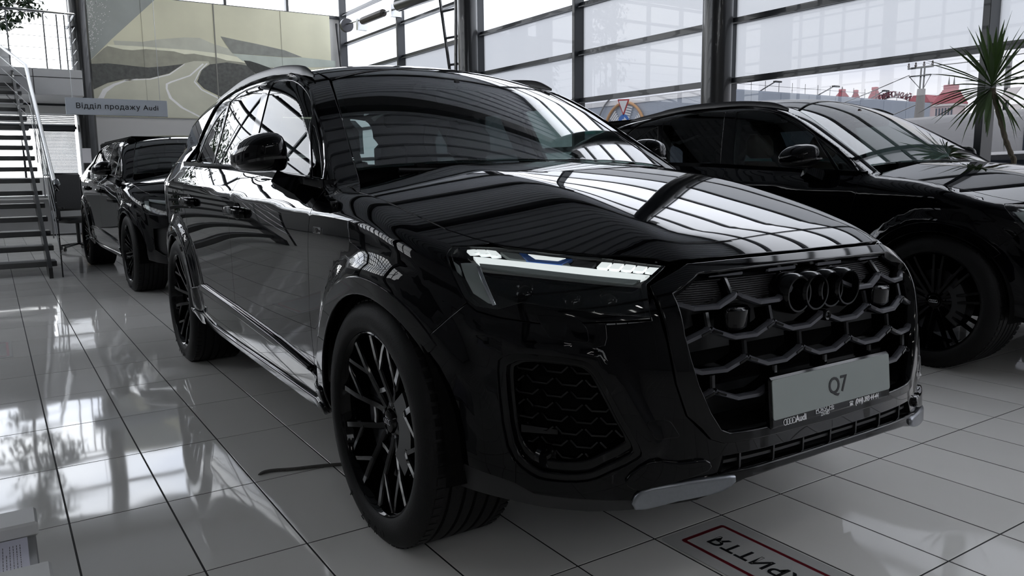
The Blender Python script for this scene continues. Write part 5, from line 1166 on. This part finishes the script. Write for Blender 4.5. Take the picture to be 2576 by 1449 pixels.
t = thing('floor_sticker', 'red outlined sticker on the floor at the far left', 'sticker', (-4.1, -2.3, 0))
m = MB(); m.prism([(-.3, -.5), (.32, -.5), (.32, .42), (-.3, .42)], lambda a, b, q: (a, b, q), .0002, .0010); m.obj('film', STK, t)
band([(-.25, -.45), (.27, -.45), (.27, .40), (-.25, .40)], [(-.235, -.435), (.255, -.435), (.255, .385), (-.235, .385)], .0014).obj('outline', RED, t)
# ceiling lamps of the hall behind the camera and over the cars
for i, x in enumerate(LAMPX):
    for j, y in enumerate((-6.6, -4.2, -1.8, .6, 3.0)):
        t = thing('ceiling_lamp', 'slim suspended ceiling lamp', 'lamp', (x, y, 4.6), 0, 'suspended ceiling lamps'); m = MB(); m.box((-.30, -.07, 0), (.30, .07, .06), .01); m.obj('housing', STEELBLACK, t)
        m = MB(); m.box((-.28, -.055, -.006), (.28, .055, .001)); m.obj('diffuser', mat('lamp_diffuser', (.9, .9, .9), .4, emit=(1, .98, .95, LAMPE)), t)
        m = MB(); m.tube([(0, 0, .06), (0, 0, ZC-4.6)], .004, 5); m.obj('cable', INOX, t)

# spotlights added out of view to brighten the print and its wall
for k, y in enumerate((-.2, 1.5, 3.2, 4.6)):
    t = thing('fill_spotlight', 'added spotlight out of view that brightens the landscape picture', 'lamp', (-12.7, y, 5.9), 0, 'added fill spotlights for the picture')
    v = Vector((-3.6, .0, -2.2)).normalized(); m = MB(); m.tube([(0, 0, 0), tuple(-v*.16)], .05, 12); m.obj('housing', STEELBLACK, t); m = MB(); m.tube([(0, 0, 0), (0, 0, .38)], .01, 6); m.obj('stem', STEELBLACK, t)
    m = MB(); m.tube([tuple(v*.001), tuple(v*.004)], .042, 12); m.obj('lens', mat('fill_spot_lens', (.9, .9, .9), .3, emit=(1, .97, .9, 6)), t)
    ld = bpy.data.lights.new('fill_light', 'SPOT'); ld.energy = FILLW; ld.spot_size = 1.15; ld.spot_blend = .8; ld.shadow_soft_size = .06; ld.color = (1, .97, .90)
    lo = bpy.data.objects.new('fill_light', ld); COL.objects.link(lo); lo.parent = t; lo.matrix_local = Matrix.Translation(v*.02) @ (-v).to_track_quat('Z', 'Y').to_matrix().to_4x4()

# ---------------------------------------------------------------- outside the glass wall
ASPH = mat('wet_grey_asphalt', (.16, .165, .17), .6, noise=(2, .15), bump=(90, .3))
m = MB(); m.box((-140, YR+.25, -.30), (140, 160, -.16)); m.box((-160, -60, -.30), (XB-.3, YR+.25, -.16)); m.box((XF+.3, -60, -.3), (80, YR+.25, -.16)); struct(m.obj('ground', ASPH))
BY, BXc, BH = 30.0, -26.63, 5.33
t = thing('shopping_centre', 'long grey flat-roofed building across the road with a turquoise stripe', 'building', (BXc, BY, -.16))
GREYB = mat('blue_grey_cladding', (.42, .47, .55), .6, noise=(.5, .12)); TEAL = mat('turquoise_stripe', (.20, .62, .58), .5); WHT = mat('white_coping', (.85, .86, .88), .5)
m = MB(); m.box((-90, 0, 0), (0, 20, BH+.16)); m.obj('wall', GREYB, t)
m = MB(); m.box((-90, -.06, BH-.12), (0, .3, BH+.17)); m.obj('coping', WHT, t)
m = MB(); m.box((-90, -.04, 3.62), (.04, 0, 3.80)); m.box((0, -.04, 3.62), (.05, 20.0, 3.80)); m.box((0, -.04, 1.7), (.05, 20.0, 1.85)); m.obj('stripe', TEAL, t)
m = MB()
for k in range(17): y = k*1.15+.5; m.tube([(-.3, y, BH+.16), (-.3, y, BH+.75)], .015, 4)
m.tube([(-.3, .5, BH+.5), (-.3, 19, BH+.5)], .010, 4); m.obj('roof_rail', STEELBLACK, t)
for k in range(8):
    m = MB(); m.box((-.005, k*2.45, .2), (.03, k*2.45+2.42, 3.6), .01); m.box((-.005, k*2.45, 3.82), (.03, k*2.45+2.42, BH+.1), .01); m.obj('cladding_panel', GREYB, t)
# half wheel of arches and striped wedges on the facade
cx, cz = at(1575, 333, 1, BY)[0]-BXc, 3.35+.16
for r_, c_ in ((1.78, (.62, .36, .18)), (2.35, (.30, .31, .33))):
    m = MB(); m.tube([(cx-(.25 if r_ > 2 else 0)+r_*math.cos(a), -.15, cz+r_*math.sin(a)) for a in np.linspace(.0 if r_ < 2 else 1.6, math.pi, 26)], .085 if r_ < 2 else .05, 8); m.obj('facade_arch', mat('arch_%d' % int(r_*100), c_, .5), t, True)
for a0, a1 in ((.35, .75), (1.15, 1.55), (2.15, 2.55)):
    for k in range(9):
        r0, r1 = .35+k*.15, .43+k*.15; m = MB(); m.prism([(cx+r_*math.cos(a), cz+r_*math.sin(a)) for r_, a in ((r0, a0), (r1, a0), (r1, a1), (r0, a1))], lambda a, b, q: (a, q, b), -.12, -.04); m.obj('facade_slat', WHT, t)
for a, b in ((1660, 264), (2085, 262)):
    pass
# street signs
p = at(1568, 300, 1, 22); t = thing('traffic_sign_post', 'pole with a yield triangle above a round blue turn sign', 'traffic sign', (p[0], 22, -.16)); w = lambda a, b: at(a, b, 1, 22)-np.array((p[0], 22, -.16))
m = MB(); m.tube([(0, .05, 0), (0, .05, w(1569, 250)[2])], .035, 8); m.obj('pole', INOX, t)
def sgn(P, M, y, nm, par): mm = MB(); mm.prism(P, lambda a, b, q: (a, q, b), y, y-.02); return mm.obj(nm, M, par)
tr_ = [(float(w(a, b)[0]), float(w(a, b)[2])) for a, b in ((1554, 250), (1584, 249), (1569, 292))]; c_ = np.mean(tr_, 0)
pl_ = sgn(rounded(tr_, .05), mat('sign_red', (.45, .03, .04), .5), 0, 'yield_plate', t); sgn(rounded([tuple(c_+(np.array(q_)-c_)*.74) for q_ in tr_], .03), mat('sign_white', (.75, .76, .78), .5), -.012, 'yield_field', pl_)
bc = w(1569, 308); ci = [(float(bc[0])+.36*math.cos(a), float(bc[2])+.36*math.sin(a)) for a in np.linspace(0, 6.283, 33)[:-1]]
pl_ = sgn(ci, mat('sign_blue', (.04, .16, .52), .5), 0, 'turn_plate', t); x, z = float(bc[0]), float(bc[2])
sgn([(x-.17, z-.22), (x-.08, z-.22), (x-.08, z-.02), (x-.02, z+.05), (x+.06, z+.05), (x+.06, z-.04), (x+.23, z+.10), (x+.06, z+.24), (x+.06, z+.14), (x-.06, z+.14), (x-.17, z+.02)], mat('sign_white', (.75, .76, .78), .5), -.012, 'turn_arrow', pl_)
# towers with red roofs, arc of letters
RT = mat('red_roof_tile', (.55, .17, .20), .6, noise=(1.5, .25)); PINK = mat('pink_grey_stone', (.72, .60, .60), .7, noise=(.8, .12)); TRIM = mat('pale_stone_trim', (.85, .80, .78), .7)
def tower(px, ptop, pbase, pw, D, label, spikes=0, win=False):
    """square tower with a truncated pyramid roof; D is its distance along y"""
    c = at(px, pbase, 1, D); top = at(px, ptop, 1, D)[2]; hw = float(at(px+pw, pbase, 1, D)[0]-c[0])*.75; zb = float(c[2]); t = thing('tower', label, 'tower', (c[0], D, -.16)); zb += .16; top += .16
    m = MB(); m.box((-hw*.85, -hw*.85, 0), (hw*.85, hw*.85, zb)); m.obj('wall', PINK, t)
    m = MB(); m.box((-hw, -hw, zb-.25), (hw, hw, zb), .05); m.box((-hw*.9, -hw*.9, zb-1.6), (hw*.9, hw*.9, zb-1.45)); m.obj('cornice', TRIM, t)
    m = MB(); n = 9; k_ = .36
    for i in range(n):                       # courses of tiles, each lapping the next
        a, b = hw*(1-(1-k_)*i/n), hw*(1-(1-k_)*(i+1)/n); z0, z1 = zb+(top-zb)*i/n, zb+(top-zb)*(i+1)/n
        m.add([(-a, -a, z0), (a, -a, z0), (a, a, z0), (-a, a, z0), (-b-.06, -b-.06, z1), (b+.06, -b-.06, z1), (b+.06, b+.06, z1), (-b-.06, b+.06, z1)], [(0, 1, 5, 4), (1, 2, 6, 5), (2, 3, 7, 6), (3, 0, 4, 7), (4, 5, 6, 7)])
    m.obj('roof', RT, t); m = MB(); m.box((-hw*k_-.1, -hw*k_-.1, top-.05), (hw*k_+.1, hw*k_+.1, top+.3), .04); m.obj('roof_cap', RT, t)
    for s_ in ([-1, 1] if spikes == 2 else [0] if spikes else []):
        m = MB(); m.tube([(s_*hw*.22, 0, top+.3), (s_*hw*.22, 0, top+.3+(top-zb)*.55)], .09, 6, scale=[1, .15]); m.obj('spike', STEELBLACK, t)
    if win:
        for (ax_, x, y) in (('x', hw*.86, 0), ('y', 0, -hw*.86)):
            m = MB(); ww, z0, z1 = hw*.22, zb-6.5, zb-2.4
            arc = [(-ww, z0), (ww, z0), (ww, z1)]+[(ww*math.cos(a), z1+ww*math.sin(a)) for a in np.linspace(.3, 2.84, 7)]+[(-ww, z1)]
            fn = (lambda a, b, q: (x+q, y+a, b)) if ax_ == 'x' else (lambda a, b, q: (x+a, y-q, b))
            m.prism([(a*1.35, b if b == z0 else b+.15) for a, b in arc], fn, 0, .10); f = m.obj('window_frame', TRIM, t); m = MB(); m.prism(arc, fn, .08, .14); m.obj('pane', mat('dark_window', (.10, .12, .16), .15), f)
            m = MB(); m.prism([(-.06, z0), (.06, z0), (.06, z1+ww), (-.06, z1+ww)], fn, .14, .2); m.obj('glazing_bar', TRIM, f)
        for k in range(6): m = MB(); m.box((-hw*.75+k*hw*.26, -hw*.87, zb-1.2), (-hw*.75+k*hw*.26+hw*.14, -hw*.80, zb-.4)); m.obj('frieze_window', mat('dark_window', (.10, .12, .16), .15), t)
    return t
tower(2390, 222, 262, 40, 75, 'large square tower with a red tiled roof and two spikes', 2, True)
tower(2118, 231, 244, 14, 85, 'small red-roofed turret with a single spike', 1)
tower(2152, 233, 248, 9, 85, 'narrow red-roofed turret, second from the spike')
tower(2200, 226, 249, 14, 85, 'steep red-roofed turret beside the arc of letters')
c = at(2330, 280, 1, 78); t = thing('annex', 'low pink stone wing with a red roof beside the big tower', 'building', (c[0], 78, -.16))
AL, AR = float(at(2318, 262, 1, 78)[0]-c[0]), float(at(2366, 262, 1, 78)[0]-c[0]); m = MB(); zt = float(at(2330, 262, 1, 78)[2])+.16; m.box((AL, -2, 0), (AR, 4, zt)); m.obj('wall', PINK, t); m = MB(); m.prism([(AL-.2, zt), (AR+.2, zt), (AR-.3, zt+.75), (AL+.4, zt+.75)], lambda a, b, q: (a, q, b), -2.3, 4.2); m.obj('roof', RT, t)
LR = mat('sign_letter_maroon', (.16, .03, .05), .5); R_ = 72; c0 = at(2250, 268, 1, R_); e1 = at(2286, 262, 1, R_); zc_ = float(at(2252, 262, 1, R_)[2]); rad = float(at(2287, 262, 1, R_)[0]-c0[0])*1.10
t = thing('roof_lettering', 'maroon Cyrillic letters standing in an arc above the far roof', 'sign', (c0[0], R_, zc_-.55))
org = np.array((c0[0], R_, zc_-.55))
for ch, px, py, rot in (('С', 2209, 250.5, 38), ('О', 2216.5, 246.6, 30), ('Ф', 2224.5, 243.4, 22), ('І', 2230.6, 241.2, 16), ('Ї', 2234.2, 240, 12), ('В', 2239.8, 238.8, 7), ('С', 2247.2, 238, 0), ('Ь', 2255.3, 238.4, -6), ('К', 2264.2, 239.9, -12), ('И', 2274.5, 242.9, -20), ('Й', 2284.8, 246.6, -28)):
    a = math.radians(rot); text_obj(ch, .72, LR, t, frame(tuple(at(px, py, 1, R_)-org), (math.cos(a), 0, math.sin(a)), (-math.sin(a), 0, math.cos(a))), name='letter', depth=.05, bold=.018)
m = MB(); m.tube([tuple(at(px_, py_, 1, R_)-org+[0, .2, 0]) for px_, py_ in ((2215, 252), (2235, 246), (2250, 244.5), (2268, 247), (2282, 252))], .05, 5); m.tube([(0, .2, -4), (0, .2, .6)], .1, 5); m.obj('letter_frame', WHT, t)
# concrete pole with insulators and wires
p = at(2306, 300, 1, 25); t = thing('utility_pole', 'concrete utility pole with crossarms and insulators', 'pole', (p[0], 25, -.16)); zt = float(at(2312, 168, 1, 25)[2])+.16; CON = mat('grey_concrete', (.36, .35, .34), .8, noise=(3, .15), bump=(40, .2))
m = MB(); m.tube([(0, 0, 0), (.10, 0, zt-.75)], .16, 8, scale=[1.5, .8]); m.obj('shaft', CON, t, True)
m = MB(); m.tube([(.04, 0, zt-.8), (.05, 0, zt)], .03, 6); m.tube([(.16, 0, zt-.8), (.17, 0, zt)], .03, 6); m.obj('mast', STEELBLACK, t)
m = MB(); m.box((-.42, -.03, zt-.06), (.46, .03, zt)); m.box((-.36, -.03, zt-.32), (.40, .03, zt-.28)); m.tube([(-.36, 0, zt-.3), (.06, 0, zt-.75)], .012, 4); m.tube([(.40, 0, zt-.3), (.16, 0, zt-.75)], .012, 4); m.obj('crossarm', STEELBLACK, t)
for x in (-.40, -.15, .14, .43): m = MB(); m.lathe([(0, 0), (.03, 0), (.045, .06), (.02, .10), (.035, .14), (0, .17)], 10, axis='z', o=(x, 0, zt)); m.obj('insulator', mat('insulator_glass', (.12, .10, .10), .2), t)
for k, (x0, z0, e, g, lb) in enumerate(((-.36, zt-.25, (-40, 30, zt-.3), .9, 'sagging wire running left from the top of the utility pole'), (.0, zt-1.25, (-34, 34, zt-2.2), .4, 'cable running left from below the pole head'), (.42, zt-.02, (16, -10, zt+.4), .5, 'wire running right from the top of the utility pole'))):
    m = MB(); m.tube([(p[0]+x0+(e[0])*s_, 25+e[1]*s_, z0-.16+(e[2]-z0)*s_-g*4*s_*(1-s_)) for s_ in np.linspace(0, 1, 14)], .016, 4); tag(m.obj('wire', STEELBLACK), lb, 'wire')
# roof lamps on the long building
for a, b, c, d, lb in ((1905, 224, 1951, 205, 'slanting lamp on the grey roof, nearest the column'), (2050, 235, 2098, 217, 'slanting lamp on the grey roof in the middle'), (2180, 246, 2224, 228, 'slanting lamp on the grey roof next to the letters')):
    A, E = at(a, b, 0, BXc-.4), at(c, d, 0, BXc-.4); t = thing('roof_lamp', lb, 'lamp', tuple(A)); v = Vector(E-A); m = MB(); m.tube([(0, 0, -.2), tuple(v)], .035, 5); m.obj('arm', STEELBLACK, t); m = MB(); m.box((v[0]-.1, v[1]-.1, v[2]-.05), (v[0]+.1, v[1]+.45, v[2]+.04), .02); m.obj('lamp_head', STEELBLACK, t)
# parked vehicles outside: white van, silver car in front of it
VAN = mat('white_van_paint', (.88, .88, .90), .25, coat=.7, noise=(2, .03)); SIL = mat('silver_car_paint', (.60, .61, .63), .22, metal=.3, coat=.8)
def vehicle(nm, label, loc, prof, hw, M, glass_z, wh, rz=0.):
    t = thing(nm, label, 'van' if 'van' in nm else 'car', loc, rz); m = MB(); V = []; n = len(prof)
    for y, k in ((-hw, .94), (-hw*.96, 1.), (hw*.96, 1.), (hw, .94)):
        cz = sum(z for _, z in prof)/n; V += [(x*(.985 if k < 1 else 1), y, cz+(z-cz)*k) for x, z in prof]
    F = [tuple(range(n)), tuple(range(3*n, 4*n))[::-1]]+[(i*n+j, i*n+(j+1) % n, (i+1)*n+(j+1) % n, (i+1)*n+j) for i in range(3) for j in range(n)]
    m.add(V, F); m.obj('body', M, t, True, 40)
    for s_ in (-1, 1):
        for q_ in glass_z: mm = MB(); mm.prism(q_, lambda a, b, c_: (a, c_, b), s_*(hw-.01), s_*(hw+.012)); mm.obj('side_window', mat('dark_window', (.10, .12, .16), .15), t)
        for x in wh: mm = MB(); mm.lathe([(0, -.02), (.20, -.02), (.22, 0), (.32, 0), (.33, .18), (0, .18)], 28, o=(x, s_*(hw-.0), .33)); mm.v = [(v[0], v[1] if s_ < 0 else 2*s_*hw-v[1], v[2]) for v in mm.v]; mm.obj('wheel', RUBBER, t, True, 40)
        mm = MB(); mm.box((prof[0][0]+.2, s_*hw-.01, .9), (prof[-3][0]-.2, s_*hw+.012, .96), .004); mm.obj('side_moulding', MATTE, t)
    return t
p = at(2440, 330, 1, 12); vehicle('white_van', 'white panel van parked outside behind the silver car', (p[0]+1.0, 12.2, -.16), [(-3.2, .35), (-3.3, 1.9), (-3.2, 2.12), (.8, 2.2), (1.3, 2.1), (2.1, 1.35), (2.9, 1.15), (3.1, .7), (3.0, .35)], 1.0, VAN, [[(.2, 1.35), (1.0, 1.35), (1.75, 1.32), (1.2, 1.95), (.2, 1.98)]], (-2.1, 2.0))
p = at(2560, 380, 1, 8.6); vehicle('silver_car', 'silver car parked outside close to the glass wall', (p[0]+.6, 8.9, -.16), [(-2.2, .35), (-2.25, .95), (-1.9, 1.05), (-1.2, 1.48), (.3, 1.52), (1.2, 1.05), (2.1, .9), (2.25, .55), (2.2, .35)], .9, SIL, [[(-1.6, 1.02), (-.2, 1.02), (-.2, 1.40), (-1.15, 1.40)], [(-.12, 1.02), (.95, 1.02), (.35, 1.40), (-.12, 1.42)]], (-1.4, 1.4))
p = at(2520, 262, 1, 40); t = thing('billboard_frame', 'pale angled panels on a frame beyond the van', 'frame', (p[0], 40, -.16))
for k, (dx, dz) in enumerate(((-.5, 1.6), (.5, 2.6), (.9, .6))):
    m = MB(); zz = float(p[2])-.4+dz*.4; dx *= .5; m.add([(dx-.45, 0, zz-.3), (dx+.15, 0, zz-.3), (dx+.45, .3, zz+.3), (dx-.15, .3, zz+.3), (dx-.45, .08, zz-.3), (dx+.15, .08, zz-.3), (dx+.45, .38, zz+.3), (dx-.15, .38, zz+.3)], [(0, 1, 2, 3), (4, 7, 6, 5), (0, 4, 5, 1), (1, 5, 6, 2), (2, 6, 7, 3), (3, 7, 4, 0)]); m.obj('panel', TRIM, t)
m = MB(); m.box((-.1, .3, 0), (.1, .5, float(p[2])+2.5)); m.obj('post', STEELBLACK, t)
# trees and a house line beyond the back wall, seen in reflections and through the upper glass
for k, (x, y, h) in enumerate(((-27, -3.5, 6.5), (-30, -9, 7.5), (-26, 3.5, 5.0))):
    r = random.Random(40+k); t = thing('street_tree', ('round green tree outside behind the gallery glass', 'tall green tree farther out behind the gallery glass', 'low green tree outside behind the picture wall')[k], 'tree', (x, y, -.16)); m = MB(); m.tube([(0, 0, 0), (.1, 0, h*.5), (0, .1, h*.8)], .14, 7); m.obj('trunk', BARK, t, True); m = MB(); V, F = leaf_mb(.22, .06, .3)
    for q_ in range(1500):
        u = r.random()**.4; a, b = r.uniform(0, 6.28), math.acos(r.uniform(-1, 1)); pp_ = Vector((u*1.8*math.sin(b)*math.cos(a), u*1.8*math.sin(b)*math.sin(a), h*.72+u*h*.28*math.cos(b))); Mx = Matrix.Translation(pp_) @ Matrix.Rotation(r.uniform(0, 6.28), 4, 'Z') @ Matrix.Rotation(r.uniform(-1, 1), 4, 'Y'); m.add([tuple(Mx @ Vector(v)) for v in V], F)
    o = m.obj('foliage', LEAF, t); o['kind'] = 'stuff'
